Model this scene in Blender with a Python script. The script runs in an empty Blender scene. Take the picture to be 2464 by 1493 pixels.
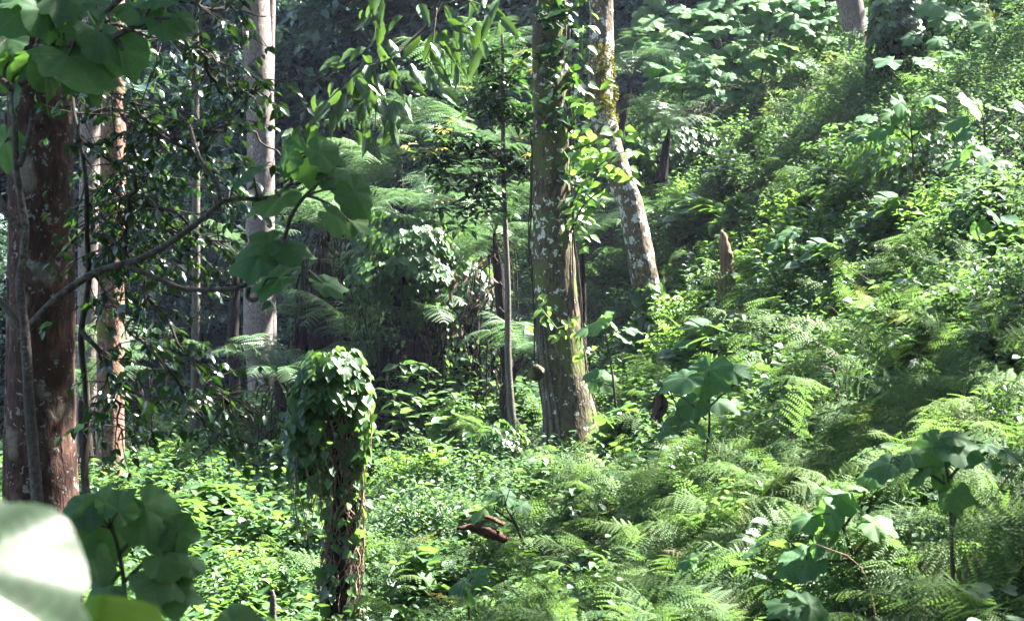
import bpy, math
import numpy as np
from mathutils import Vector
R = np.random.default_rng(7)
PI = math.pi
SC = bpy.context.scene
COL = SC.collection

# ---------------------------------------------------------------- picture <-> world
KH = math.tan(math.radians(15.0))            # half the horizontal field of view
CU, CV = 1232.0, 746.5
def at(u, v, y):
    return np.array([(u-CU)/CU*KH*y, y, -(v-CV)/CU*KH*y])
def mpp(y): return KH*y/CU                    # metres per photo pixel at distance y
def proj(p):
    y = np.maximum(p[:, 1], 0.1)
    return CU+p[:, 0]/(KH*y)*CU, CV-p[:, 2]/(KH*y)*CU

SUN_EL, SUN_AZ = math.radians(50), math.radians(24)      # azimuth from +X towards +Y
SUN = np.array([math.cos(SUN_EL)*math.cos(SUN_AZ), math.cos(SUN_EL)*math.sin(SUN_AZ), math.sin(SUN_EL)])

def unit(a): return a/np.maximum(np.linalg.norm(a, axis=-1, keepdims=True), 1e-9)
def lerp(a, b, t): return a+(b-a)*t

# ---------------------------------------------------------------- terrain
CP = [(0,1400,12),(500,1610,13.5),(500,1350,17),(450,1210,20),(450,1110,25),(450,1030,30),(640,985,36),(900,985,30),
      (1060,1010,27),(820,1680,14),(1232,1560,12.5),(1232,1320,16.5),(1240,1170,20),(1330,1080,22),(1430,1055,22.5),
      (1600,1510,10.5),(2000,1510,7.6),(2464,1510,6.3),(2464,1220,8),(2000,1215,10),(1600,1215,14.5),(2464,915,10.5),
      (2000,915,14),(1650,915,21),(2464,615,14),(2000,615,20),(1750,712,25),(1580,812,28),(2464,365,18.5),(2200,315,23.5),
      (2000,360,26.5),(1750,460,30),(1600,515,32),(2464,110,25),(2230,160,29.5),(2050,120,36),(1800,215,36),(1560,262,38),
      (1250,890,31),(1000,945,33),(600,950,50),(1232,700,50),(1700,300,50),(2464,-60,50),(200,1190,24),(-300,1250,24)]
CPW = np.array([at(*c) for c in CP]+[(-15,20,-2.9),(-16,50,-2.5),(18,10,6.5),(24,40,15),(-8,4,-2.4),(4,0,-.6),(-5,-6,-2.2),
                (14,-6,4),(0,-1,-1.75),(-20,0,-3.5)])
def tps_fit(P, z, lam=0.02):
    n = len(P)
    d = np.linalg.norm(P[:, None]-P[None], axis=2)
    K = np.where(d > 0, d*d*np.log(np.maximum(d, 1e-9)), 0)+lam*np.eye(n)*50
    Q = np.hstack([np.ones((n, 1)), P])
    A = np.block([[K, Q], [Q.T, np.zeros((3, 3))]])
    return np.linalg.solve(A, np.concatenate([z, np.zeros(3)]))
TW = tps_fit(CPW[:, :2], CPW[:, 2])
def wob(x, y, f, s):
    return (np.sin(x*f+s)+np.sin(y*f*1.13+1.7*s)+np.sin((x+y)*f*.77+2.3*s)+np.sin((x-y)*f*1.31+3.1*s)
            + .5*np.sin(x*f*2.3+y*f*.7+4*s)+.5*np.sin(y*f*2.6-x*f*1.1+5*s))/5
def height(x, y):
    x = np.asarray(x, float); y = np.asarray(y, float)
    xc = np.clip(x, -18, 22); yc = np.clip(y, -6, 50)
    sh = xc.shape; q = np.stack([xc.ravel(), yc.ravel()], 1)
    out = np.empty(len(q))
    for i in range(0, len(q), 20000):
        p = q[i:i+20000]
        d = np.linalg.norm(p[:, None]-CPW[None, :, :2], axis=2)
        k = np.where(d > 0, d*d*np.log(np.maximum(d, 1e-9)), 0)
        out[i:i+20000] = k@TW[:-3]+TW[-3]+p@TW[-2:]
    z = out.reshape(sh)
    z = z+(x-xc)*.15
    t = np.maximum(0, y-50)
    z = z*np.clip(1-t/60, 0.2, 1)+t*t/(t+6)*.85
    return z-.33+.13*wob(x, y, 1.3, 1.0)+.2*wob(x, y, .62, 3.0)*np.clip(y/14, 0, 1)

# ---------------------------------------------------------------- mesh building
class Geo:
    def __init__(s): s.v = []; s.f = []; s.r = []; s.l = []; s.n = 0
    def add(s, v, f, r=None, l=None):
        v = np.asarray(v, np.float32).reshape(-1, 3); f = np.asarray(f, np.int64).reshape(-1, 3)
        s.v.append(v); s.f.append(f+s.n); s.n += len(v)
        s.r.append(np.full(len(v), .5, np.float32) if r is None else np.broadcast_to(np.asarray(r, np.float32).reshape(-1), (len(v),)))
        s.l.append(np.zeros((len(v), 3), np.float32) if l is None else np.asarray(l, np.float32).reshape(-1, 3))
        return s
    def mesh(s, name, mat, smooth=True):
        me = bpy.data.meshes.new(name)
        v = np.concatenate(s.v); f = np.concatenate(s.f)
        me.vertices.add(len(v)); me.vertices.foreach_set('co', v.ravel())
        me.loops.add(f.size); me.loops.foreach_set('vertex_index', f.ravel().astype(np.int32))
        me.polygons.add(len(f)); me.polygons.foreach_set('loop_start', np.arange(0, f.size, 3, dtype=np.int32))
        me.polygons.foreach_set('use_smooth', np.full(len(f), smooth))
        me.update(calc_edges=True)
        a = me.attributes.new('rnd', 'FLOAT', 'POINT'); a.data.foreach_set('value', np.concatenate(s.r).astype(np.float32))
        L = np.concatenate(s.l)
        if L.any():
            a = me.attributes.new('lc', 'FLOAT_VECTOR', 'POINT'); a.data.foreach_set('vector', L.ravel())
        me.materials.append(mat)
        return me
def obj(name, me, parent=None, loc=None, rot=None, scale=None):
    o = bpy.data.objects.new(name, me); COL.objects.link(o)
    if parent is not None: o.parent = parent
    if loc is not None: o.location = [float(c) for c in loc]
    if rot is not None: o.rotation_euler = rot
    if scale is not None: o.scale = (scale,)*3 if np.isscalar(scale) else scale
    return o
def tag(o, label, cat=None, group=None, kind=None):
    if label: o['label'] = label
    if cat: o['category'] = cat
    if group: o['group'] = group
    if kind: o['kind'] = kind
    return o
def thing(name, loc, label, cat, group=None, rz=0):
    o = obj(name, None, None, loc, (0, 0, rz)); o.empty_display_size = .1
    return tag(o, label, cat, group)

def frames(d, n):
    y = unit(d); n = n-(n*y).sum(-1, keepdims=True)*y
    bad = np.linalg.norm(n, axis=-1) < 1e-4
    if bad.any(): n[bad] = np.array([1, 0, 0.01])
    z = unit(n); x = np.cross(y, z)
    return np.stack([x, y, z], -1)
def inst(G, T, P, D, N, S, rnd=None):
    tv, tf = T[0], T[1]; n = len(P)
    if n == 0: return
    F = frames(np.asarray(D, float), np.asarray(N, float))
    S = np.broadcast_to(S, (n,))
    V = P[:, None, :]+np.einsum('nij,vj->nvi', F, tv)*S[:, None, None]
    fc = (tf[None]+(np.arange(n)*len(tv))[:, None, None]).reshape(-1, 3)
    rnd = R.random(n) if rnd is None else rnd
    lc = np.tile(T[2], (n, 1)) if len(T) > 2 else None
    G.add(V.reshape(-1, 3), fc, np.repeat(rnd, len(tv)), lc)

# leaf templates: along +Y, face up +Z, length 1
def T_rhomb(w=.28):
    return (np.array([(0,0,0),(w,.45,.07),(0,1,-.06),(-w,.45,.07)]), np.array([(0,1,2),(0,2,3)]))
def T_ovate(w=.27):
    v = [(0,0,0),(-w,.3,.07),(0,.3,0),(w,.3,.07),(-w*.78,.65,.03),(0,.66,-.05),(w*.78,.65,.03),(0,1,-.16)]
    f = [(0,2,1),(0,3,2),(1,2,5),(1,5,4),(2,3,6),(2,6,5),(4,5,7),(5,6,7)]
    return np.array(v), np.array(f)
def T_heart(w=.46):
    rim = [(0,0,.02),(w*.5,-.14,.02),(w*.95,.05,.03),(w,.3,.04),(w*.75,.58,.02),(w*.3,.85,-.04),(0,1.02,-.14)]
    rim = rim+[(-x, y, z) for x, y, z in rim[-2:0:-1]]
    v = [(0,.3,-.05)]+rim; n = len(rim)
    return np.array(v), np.array([(0, 1+(i+1) % n, 1+i) for i in range(n)])[:, ::-1]
def T_long(w=.2, seed=0, rows=10):
    r = np.random.default_rng(seed); v = []; lc = []
    for i in range(rows):
        t = i/(rows-1); ww = w*math.sin(PI*min(1, (t*.94+.03))**.8)**.8*(1+.1*math.sin(i*2.2+seed))
        z = -.35*t*t
        for sx in (-1, -.5, 0, .5, 1):
            v.append((sx*ww, t, z+.1*abs(sx)*ww/w*.9+.02*math.sin(i*2.6+seed+sx*2)*abs(sx))); lc.append((sx*ww, t, 0))
    f = []
    for i in range(rows-1):
        for j in range(4):
            a = i*5+j; f += [(a, a+1, a+6), (a, a+6, a+5)]
    return np.array(v), np.array(f), np.array(lc)
def T_big(seed=0, lobes=0.0, droop=.25):
    """broad heart-round leaf, petiole joined a little inside the blade"""
    r = np.random.default_rng(seed); K = 40; rings = (.0, .25, .5, .75, .92, 1.0)
    v = [(0, 0, 0)]; lc = [(0, 0, 0)]; ph = r.random(6)*6.28
    for q in rings[1:]:
        for k in range(K):
            a = k/K*2*PI; aa = min(a, 2*PI-a)                 # 0 = tip direction
            rad = .47+.07*math.cos(aa)+.17*math.exp(-(aa/.2)**2)+.05*math.exp(-((aa-1.1)/.5)**2)-.26*math.exp(-((PI-aa)/.2)**2)
            rad += lobes*(math.exp(-((aa-.95)/.22)**2)*1.1-.5*math.exp(-((aa-.5)/.2)**2)-.35*math.exp(-((aa-1.5)/.25)**2))
            rad *= 1+.035*math.sin(5*a+ph[0])+.025*math.sin(11*a+ph[1])+.02*math.sin(17*a+ph[2])
            x, y = math.sin(a)*rad*q, math.cos(a)*rad*q
            z = -droop*(x*x*1.1+y*y*(1.0 if y > 0 else .5))*1.6+.035*q*math.sin(4*a+ph[3])+.03*q*q*math.sin(9*a+ph[4])
            vein = abs(math.sin(aa*3.5/1.0))
            z += .009*q*(vein-.4)
            v.append((x, y, z)); lc.append((x, y, q))
    f = [(0, 1+(k+1) % K, 1+k) for k in range(K)]
    for i in range(len(rings)-2):
        for k in range(K):
            a = 1+i*K+k; b = 1+i*K+(k+1) % K
            f += [(a, b, b+K), (a, b+K, a+K)]
    return np.array(v), np.array(f), np.array(lc)
RH, RHN, OV, HT = T_rhomb(), T_rhomb(.2), T_ovate(), T_heart()
OVN = T_ovate(.19)
BIG = [T_big(i, lobes=(0, .0, .04, .07, .02, .0)[i], droop=(.18, .3, .2, .12, .38, .25)[i]) for i in range(6)]
LONG = [T_long(.17+.014*i, i) for i in range(4)]

def tube(G, pts, rad, seg=8, rough=0, seed=0, rnd=.5, fl=0, cap=True):
    """tapered tube along a polyline; rough = bumpiness of the radius, fl = flutes at the base"""
    P = np.asarray(pts, float); n = len(P); rad = np.broadcast_to(np.asarray(rad, float), (n,))
    t = np.gradient(P, axis=0); t = unit(t)
    ref = np.array([0, 1, 0.]) if abs(t[0][1]) < .8 else np.array([1., 0, 0])
    a = unit(np.cross(t, ref)); b = np.cross(t, a)
    th = np.arange(seg)/seg*2*PI
    rr = np.repeat(rad[:, None], seg, 1)
    if rough:
        L = np.concatenate([[0], np.cumsum(np.linalg.norm(np.diff(P, axis=0), axis=1))])[:, None]
        s = seed*1.7; T = th[None]
        nz = (np.sin(2*T+L*1.1+s)+.7*np.sin(3*T-L*2.3+2*s)+.5*np.sin(5*T+L*4.1+3*s)+.4*np.sin(8*T-L*7+s*4)+.35*np.sin(L*11+3*T+s)+.3*np.sin(L*23-6*T+s))
        rr = rr*(1+rough*nz*.5)
        if fl: rr = rr*(1+fl*np.exp(-L/.9)*(.6+.5*np.sin(5*T+s)))
    V = P[:, None]+rr[..., None]*(np.cos(th)[None, :, None]*a[:, None]+np.sin(th)[None, :, None]*b[:, None])
    i, j = np.meshgrid(np.arange(n-1), np.arange(seg), indexing='ij')
    A = i*seg+j; B = i*seg+(j+1) % seg
    f = np.stack([np.stack([A, B, B+seg], -1), np.stack([A, B+seg, A+seg], -1)], 2).reshape(-1, 3)
    V = V.reshape(-1, 3)
    if cap:
        k = len(V); V = np.vstack([V, P[0], P[-1]])
        c0 = [(k, (q+1) % seg, q) for q in range(seg)]; c1 = [(k+1, (n-1)*seg+q, (n-1)*seg+(q+1) % seg) for q in range(seg)]
        f = np.vstack([f, c0, c1])
    G.add(V, f, rnd)
def smooth_path(pts, n, rad=None):
    P = np.asarray(pts, float); m = len(P)
    s = np.concatenate([[0], np.cumsum(np.linalg.norm(np.diff(P, axis=0), axis=1))]); q = np.linspace(0, s[-1], n)
    # Catmull-Rom through the points
    E = np.vstack([2*P[0]-P[1], P, 2*P[-1]-P[-2]]); out = []
    for x in q:
        i = min(np.searchsorted(s, x, side='right')-1, m-2); t = (x-s[i])/max(s[i+1]-s[i], 1e-9)
        p0, p1, p2, p3 = E[i], E[i+1], E[i+2], E[i+3]
        out.append(.5*(2*p1+(p2-p0)*t+(2*p0-5*p1+4*p2-p3)*t*t+(3*p1-p0-3*p2+p3)*t**3))
    out = np.array(out)
    if rad is None: return out
    return out, np.interp(q, s, rad)

# ---------------------------------------------------------------- materials
def nodes(name):
    m = bpy.data.materials.new(name); m.use_nodes = True; nt = m.node_tree; nt.nodes.clear()
    return m, nt, nt.nodes, nt.links
def setp(n, **k):
    for a, b in k.items(): n.inputs[a.replace('_', ' ')].default_value = b
def leaf_mat(name, stops, trans=.4, tcol=(.20, .36, .02), rough=.42, spec=.5, patch=.35, veins=None, bumps=.25):
    m, nt, N, L = nodes(name)
    out = N.new('ShaderNodeOutputMaterial'); at_ = N.new('ShaderNodeAttribute'); at_.attribute_name = 'rnd'
    geo = N.new('ShaderNodeNewGeometry'); nz = N.new('ShaderNodeTexNoise'); nz.inputs['Scale'].default_value = .55; nz.inputs['Detail'].default_value = 3
    L.new(geo.outputs['Position'], nz.inputs['Vector'])
    mx = N.new('ShaderNodeMix'); mx.inputs[0].default_value = patch
    L.new(at_.outputs['Fac'], mx.inputs[2]); 
    st = N.new('ShaderNodeMapRange'); st.inputs[1].default_value = .3; st.inputs[2].default_value = .7
    L.new(nz.outputs['Fac'], st.inputs[0]); L.new(st.outputs[0], mx.inputs[3])
    cr = N.new('ShaderNodeValToRGB'); e = cr.color_ramp.elements
    for i, (p, c) in enumerate(stops):
        k = e[i] if i < 2 else e.new(p)
        k.position = p; k.color = (*c, 1)
    L.new(mx.outputs[0], cr.inputs[0])
    colr = cr.outputs[0]
    pb = N.new('ShaderNodeBsdfPrincipled'); setp(pb, Roughness=rough); pb.inputs['Specular IOR Level'].default_value = spec
    tr = N.new('ShaderNodeBsdfTranslucent')
    hs = N.new('ShaderNodeMix'); hs.data_type = 'RGBA'; hs.inputs[0].default_value = .6
    L.new(cr.outputs[0], hs.inputs[6]); hs.inputs[7].default_value = (*tcol, 1)
    if veins:
        lc = N.new('ShaderNodeAttribute'); lc.attribute_name = 'lc'
        sp = N.new('ShaderNodeSeparateXYZ'); L.new(lc.outputs['Vector'], sp.inputs[0])
        ab = N.new('ShaderNodeMath'); ab.operation = 'ABSOLUTE'; L.new(sp.outputs[0], ab.inputs[0])
        def M(op, a, b=None, c=None):
            q = N.new('ShaderNodeMath'); q.operation = op
            for i, x in enumerate((a, b, c)):
                if x is None: continue
                if isinstance(x, (int, float)): q.inputs[i].default_value = x
                else: L.new(x, q.inputs[i])
            return q.outputs[0]
        if veins == 'palm':
            th = M('ARCTAN2', ab.outputs[0], sp.outputs[1])
            s = M('ABSOLUTE', M('SINE', M('MULTIPLY', th, 3.5)))
            rr = M('SQRT', M('ADD', M('MULTIPLY', sp.outputs[0], sp.outputs[0]), M('MULTIPLY', sp.outputs[1], sp.outputs[1])))
            d = M('MULTIPLY', s, rr)
            v1 = M('SUBTRACT', 1.0, M('MULTIPLY', d, 38.0), None)
            sec = M('ABSOLUTE', M('SINE', M('ADD', M('MULTIPLY', rr, 52.0), M('MULTIPLY', s, -4.0))))
            v2 = M('MULTIPLY', M('SUBTRACT', 1.0, M('MULTIPLY', sec, 6.0)), .35)
            f = M('MAXIMUM', M('MAXIMUM', v1, v2), 0.0)
        else:
            v1 = M('SUBTRACT', 1.0, M('MULTIPLY', ab.outputs[0], 60.0))
            sec = M('ABSOLUTE', M('SINE', M('MULTIPLY', M('SUBTRACT', sp.outputs[1], M('MULTIPLY', ab.outputs[0], .9)), 38.0)))
            v2 = M('MULTIPLY', M('SUBTRACT', 1.0, M('MULTIPLY', sec, 5.0)), .5)
            f = M('MAXIMUM', M('MAXIMUM', v1, v2), 0.0)
        vm = N.new('ShaderNodeMix'); vm.data_type = 'RGBA'
        L.new(M('MULTIPLY', f, .55), vm.inputs[0]); L.new(cr.outputs[0], vm.inputs[6]); vm.inputs[7].default_value = (.26, .36, .2, 1)
        bl = N.new('ShaderNodeTexNoise'); bl.inputs['Scale'].default_value = 9; bl.inputs['Detail'].default_value = 4; L.new(lc.outputs['Vector'], bl.inputs['Vector'])
        hv = N.new('ShaderNodeHueSaturation'); L.new(vm.outputs[2], hv.inputs['Color']); 
        mr = N.new('ShaderNodeMapRange'); mr.inputs[1].default_value = .3; mr.inputs[2].default_value = .7; mr.inputs[3].default_value = .75; mr.inputs[4].default_value = 1.25
        L.new(bl.outputs['Fac'], mr.inputs[0]); L.new(mr.outputs[0], hv.inputs['Value'])
        colr = hv.outputs[0]
        bp = N.new('ShaderNodeBump'); bp.inputs['Strength'].default_value = bumps; bp.inputs['Distance'].default_value = .004
        L.new(f, bp.inputs['Height']); L.new(bp.outputs[0], pb.inputs['Normal'])
    L.new(colr, pb.inputs['Base Color']); L.new(hs.outputs[2], tr.inputs['Color'])
    ms = N.new('ShaderNodeMixShader'); ms.inputs[0].default_value = trans
    L.new(pb.outputs[0], ms.inputs[1]); L.new(tr.outputs[0], ms.inputs[2]); L.new(ms.outputs[0], out.inputs[0])
    return m
def bark_mat(name, dark, light, spot=None, spot_amt=.55, spot_scale=14, moss=None, moss_amt=.5, zs=.25, bump=.6, fine=30, rough=.9):
    m, nt, N, L = nodes(name)
    out = N.new('ShaderNodeOutputMaterial'); pb = N.new('ShaderNodeBsdfPrincipled'); setp(pb, Roughness=rough); pb.inputs['Specular IOR Level'].default_value = .2
    tc = N.new('ShaderNodeNewGeometry'); mp = N.new('ShaderNodeMapping'); mp.inputs['Scale'].default_value = (1, 1, zs)
    L.new(tc.outputs['Position'], mp.inputs[0])
    def noise(sc, det=5, vec=None, dist=0.):
        n = N.new('ShaderNodeTexNoise'); n.inputs['Scale'].default_value = sc; n.inputs['Detail'].default_value = det; n.inputs['Distortion'].default_value = dist
        L.new(vec or tc.outputs['Position'], n.inputs['Vector']); return n.outputs['Fac']
    def rng(x, a, b):
        q = N.new('ShaderNodeMapRange'); q.interpolation_type = 'SMOOTHSTEP'; q.inputs[1].default_value = a; q.inputs[2].default_value = b; L.new(x, q.inputs[0]); return q.outputs[0]
    def mix(f, a, b):
        q = N.new('ShaderNodeMix'); q.data_type = 'RGBA'; L.new(f, q.inputs[0])
        for i, c in ((6, a), (7, b)):
            if isinstance(c, tuple): q.inputs[i].default_value = (*c, 1)
            else: L.new(c, q.inputs[i])
        return q.outputs[2]
    g = noise(fine, 8, mp.outputs[0], .6)
    c = mix(rng(g, .35, .68), dark, light)
    big = noise(2.2, 3)
    c = mix(rng(big, .4, .75), c, tuple(.5*(a+b)*.8 for a, b in zip(dark, light)))
    hgt = g
    if moss:
        k = rng(noise(3.1, 6, None, .4), .62-moss_amt*.25, .72-moss_amt*.2); fm = noise(60, 4)
        c = mix(k, c, mix(fm, tuple(x*.45 for x in moss), moss))
    if spot:
        vo = N.new('ShaderNodeTexVoronoi'); vo.inputs['Scale'].default_value = spot_scale; vo.inputs['Randomness'].default_value = 1
        md = N.new('ShaderNodeVectorMath'); md.operation = 'ADD'
        nn = N.new('ShaderNodeTexNoise'); nn.inputs['Scale'].default_value = spot_scale*2.2; nn.inputs['Detail'].default_value = 3; L.new(tc.outputs['Position'], nn.inputs['Vector'])
        sc = N.new('ShaderNodeVectorMath'); sc.operation = 'SCALE'; sc.inputs['Scale'].default_value = 1.7/spot_scale; L.new(nn.outputs['Color'], sc.inputs[0])
        L.new(tc.outputs['Position'], md.inputs[0]); L.new(sc.outputs[0], md.inputs[1]); L.new(md.outputs[0], vo.inputs['Vector'])
        big2 = noise(3.5, 3)
        ad = N.new('ShaderNodeMath'); ad.operation = 'MULTIPLY_ADD'; ad.inputs[1].default_value = -.9; ad.inputs[2].default_value = .45; L.new(big2, ad.inputs[0])
        a2 = N.new('ShaderNodeMath'); a2.operation = 'ADD'; L.new(vo.outputs['Distance'], a2.inputs[0]); L.new(ad.outputs[0], a2.inputs[1])
        k = rng(a2.outputs[0], spot_amt*.5+.04, spot_amt*.5-.03)
        c = mix(k, c, mix(noise(45, 4), tuple(x*.7 for x in spot), spot))
    L.new(c, pb.inputs['Base Color'])
    bp = N.new('ShaderNodeBump'); bp.inputs['Strength'].default_value = bump; bp.inputs['Distance'].default_value = .02
    L.new(hgt, bp.inputs['Height']); L.new(bp.outputs[0], pb.inputs['Normal']); L.new(pb.outputs[0], out.inputs[0])
    return m
G1, G2, G3 = (.018, .05, .016), (.035, .10, .022), (.085, .17, .025)
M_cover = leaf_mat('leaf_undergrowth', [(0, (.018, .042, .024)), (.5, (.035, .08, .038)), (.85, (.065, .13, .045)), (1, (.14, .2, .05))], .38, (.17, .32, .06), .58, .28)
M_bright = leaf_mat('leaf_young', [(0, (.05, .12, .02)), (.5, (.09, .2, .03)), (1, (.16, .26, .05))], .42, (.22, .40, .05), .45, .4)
M_fern = leaf_mat('fern', [(0, (.036, .078, .03)), (.6, (.07, .125, .042)), (1, (.15, .2, .06))], .4, (.18, .32, .06), .65, .15)
M_tfern = leaf_mat('tree_fern_frond', [(0, (.04, .085, .045)), (.6, (.07, .13, .065)), (1, (.13, .19, .09))], .32, (.15, .28, .08), .42, .5)
M_big = leaf_mat('leaf_broad', [(0, (.045, .11, .055)), (.6, (.075, .16, .07)), (1, (.13, .22, .07))], .48, (.15, .34, .03), .62, .22, .2, 'palm')
M_long = leaf_mat('leaf_long', [(0, (.02, .06, .02)), (1, (.04, .085, .03))], .22, (.12, .24, .02), .36, .7, .2, 'pinn')
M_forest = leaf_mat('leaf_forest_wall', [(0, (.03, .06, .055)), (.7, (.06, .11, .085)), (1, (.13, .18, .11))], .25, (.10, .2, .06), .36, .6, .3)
M_dark = leaf_mat('leaf_dark_gloss', [(0, (.008, .026, .012)), (.7, (.016, .05, .018)), (1, (.05, .08, .02))], .3, (.08, .2, .015), .25, .75, .2)
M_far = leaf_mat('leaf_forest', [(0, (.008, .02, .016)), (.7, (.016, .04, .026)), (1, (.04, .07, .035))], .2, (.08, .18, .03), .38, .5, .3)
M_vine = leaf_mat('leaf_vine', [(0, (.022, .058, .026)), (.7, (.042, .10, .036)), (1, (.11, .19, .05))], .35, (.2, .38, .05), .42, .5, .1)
M_white = leaf_mat('leaf_pale', [(0, (.022, .045, .021)), (1, (.028, .055, .025))], .3, (.05, .1, .04), .5, .4, .0, 'palm')
M_lime = leaf_mat('leaf_lime', [(0, (.2, .36, .015)), (1, (.22, .4, .02))], .55, (.35, .6, .01), .5, .4, .0, 'palm')
M_dead = leaf_mat('leaf_dead', [(0, (.03, .016, .01)), (.6, (.07, .048, .036)), (1, (.17, .14, .11))], .05, (.1, .06, .03), .8, .2)
M_stem = bark_mat('green_stem', (.03, .035, .02), (.09, .10, .05), fine=60, bump=.3)
M_twig = bark_mat('dark_twig', (.02, .017, .014), (.06, .05, .04), fine=60, bump=.3)
M_limb = bark_mat('pale_limb', (.04, .035, .03), (.13, .115, .10), spot=(.24, .24, .22), spot_amt=.3, spot_scale=60, fine=50, bump=.4, zs=1)
M_red = bark_mat('red_brown_bark', (.02, .010, .008), (.075, .036, .026), spot=(.17, .165, .15), spot_amt=.42, spot_scale=17, moss=(.16, .13, .10), moss_amt=.25, bump=1.0, zs=.4, fine=22)
M_orange = bark_mat('orange_bark', (.07, .04, .03), (.24, .135, .10), spot=(.3, .3, .25), spot_amt=.22, spot_scale=12, moss=(.13, .12, .03), moss_amt=.2, bump=.5, zs=.8)
M_grey = bark_mat('grey_smooth_bark', (.10, .08, .075), (.22, .18, .168), spot=(.55, .5, .47), spot_amt=.2, spot_scale=12, bump=.35, zs=.6)
M_mossy = bark_mat('mossy_lichen_bark', (.028, .024, .015), (.11, .09, .058), spot=(.5, .52, .48), spot_amt=.42, spot_scale=10, moss=(.10, .115, .03), moss_amt=.7, bump=.9, zs=.35)
M_lich = bark_mat('lichen_bark', (.05, .038, .026), (.18, .14, .10), spot=(.5, .5, .48), spot_amt=.78, spot_scale=8, moss=(.16, .15, .025), moss_amt=.2, bump=.8, zs=.5)
M_snag = bark_mat('split_dry_wood', (.08, .042, .026), (.28, .18, .13), fine=40, zs=.06, bump=1)
M_rot = bark_mat('rotten_wood', (.025, .012, .009), (.11, .055, .038), fine=30, zs=.6, bump=1)
M_fibre = bark_mat('root_fibre', (.008, .005, .004), (.035, .022, .017), fine=90, zs=.1, bump=1)
M_fiblt = bark_mat('vine_stem_dry', (.10, .06, .045), (.3, .2, .15), fine=90, zs=.3, bump=.5)
M_tft = bark_mat('tree_fern_trunk', (.006, .005, .0045), (.024, .017, .014), fine=60, zs=.3, bump=1)
M_oldfern = leaf_mat('old_fern', [(0, (.04, .07, .03)), (.55, (.09, .11, .045)), (1, (.18, .12, .06))], .3, (.2, .22, .05), .7, .2)
M_moss = leaf_mat('moss', [(0, (.05, .06, .012)), (1, (.12, .13, .022))], .2, (.3, .3, .02), .8, .2)

def soil():
    m, nt, N, L = nodes('leaf_litter_soil')
    out = N.new('ShaderNodeOutputMaterial'); pb = N.new('ShaderNodeBsdfPrincipled'); setp(pb, Roughness=.95)
    n = N.new('ShaderNodeTexNoise'); n.inputs['Scale'].default_value = 6; n.inputs['Detail'].default_value = 9
    cr = N.new('ShaderNodeValToRGB'); cr.color_ramp.elements[0].color = (.012, .012, .007, 1); cr.color_ramp.elements[0].position = .35
    cr.color_ramp.elements[1].color = (.05, .045, .02, 1); cr.color_ramp.elements[1].position = .7
    g = N.new('ShaderNodeNewGeometry'); L.new(g.outputs['Position'], n.inputs['Vector']); L.new(n.outputs['Fac'], cr.inputs[0]); L.new(cr.outputs[0], pb.inputs['Base Color'])
    b = N.new('ShaderNodeBump'); b.inputs['Distance'].default_value = .1; L.new(n.outputs['Fac'], b.inputs['Height']); L.new(b.outputs[0], pb.inputs['Normal'])
    L.new(pb.outputs[0], out.inputs[0]); return m
M_soil = soil()

# ---------------------------------------------------------------- ground
def build_ground():
    xs = np.concatenate([np.linspace(-130, -18, 30)[:-1], np.linspace(-18, 22, 161)[:-1], np.linspace(22, 140, 30)])
    ys = np.concatenate([np.linspace(-40, -6, 12)[:-1], np.linspace(-6, 55, 245)[:-1], np.linspace(55, 150, 60)])
    X, Y = np.meshgrid(xs, ys, indexing='ij'); Z = height(X, Y)
    n, m = X.shape; i, j = np.meshgrid(np.arange(n-1), np.arange(m-1), indexing='ij'); A = i*m+j
    f = np.stack([np.stack([A, A+m, A+m+1], -1), np.stack([A, A+m+1, A+1], -1)], 2).reshape(-1, 3)
    G = Geo(); G.add(np.stack([X, Y, Z], -1), f)
    tag(obj('hillside_ground', G.mesh('hillside_ground', M_soil)), 'dark leaf littered soil of the steep forest hillside', 'ground', kind='structure')
build_ground()
def gz(x, y): return float(height(np.array([x]), np.array([y]))[0])

# ---------------------------------------------------------------- leaf sets
class LS:
    """a set of leaves: position, direction, normal, size, random"""
    def __init__(s): s.P = []; s.D = []; s.N = []; s.S = []; s.R = []
    def add(s, P, D, N, S, Rn):
        n = len(P); s.P.append(P); s.D.append(D); s.N.append(N); s.S.append(np.broadcast_to(S, (n,))); s.R.append(np.broadcast_to(Rn, (n,)))
    def cat(s): return tuple(np.concatenate(a) if len(a) else np.zeros((0, 3)) for a in (s.P, s.D, s.N, s.S, s.R))
def rotz(v, a):
    c, s = np.cos(a), np.sin(a); return np.stack([v[..., 0]*c-v[..., 1]*s, v[..., 0]*s+v[..., 1]*c, v[..., 2]], -1)
def sprig(r, H, lean, nl, ls, up=.75):
    """leaves along one leaning stem"""
    az = r.random()*2*PI; d = np.array([math.cos(az), math.sin(az), 0])
    t = np.linspace(.35, 1, nl); P = d*(lean*t**1.6)[:, None]+np.array([0, 0, 1])*(H*(t-.25*lean*t*t))[:, None]
    a = az+np.arange(nl)*2.4+r.normal(0, .3, nl)
    D = np.stack([np.cos(a), np.sin(a), -.15-.35*r.random(nl)], -1)
    D[-1] = d+np.array([0, 0, .2])
    N = np.stack([np.cos(a)*.35, np.sin(a)*.35, np.full(nl, up)], -1)+r.normal(0, .22, (nl, 3))
    return P, D, N, ls*(1.1-.45*t)*r.uniform(.8, 1.2, nl), t*.35+r.random(nl)*.65
def clump(seed, nst, H, spread, nl, ls):
    r = np.random.default_rng(seed); L = LS()
    for i in range(nst):
        P, D, N, S, Q = sprig(r, H*r.uniform(.6, 1.1), spread*r.uniform(.3, 1), nl, ls)
        P = P+np.array([r.normal(0, spread*.45), r.normal(0, spread*.45), 0]); L.add(P, D, N, S, Q)
    return L.cat()
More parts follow.
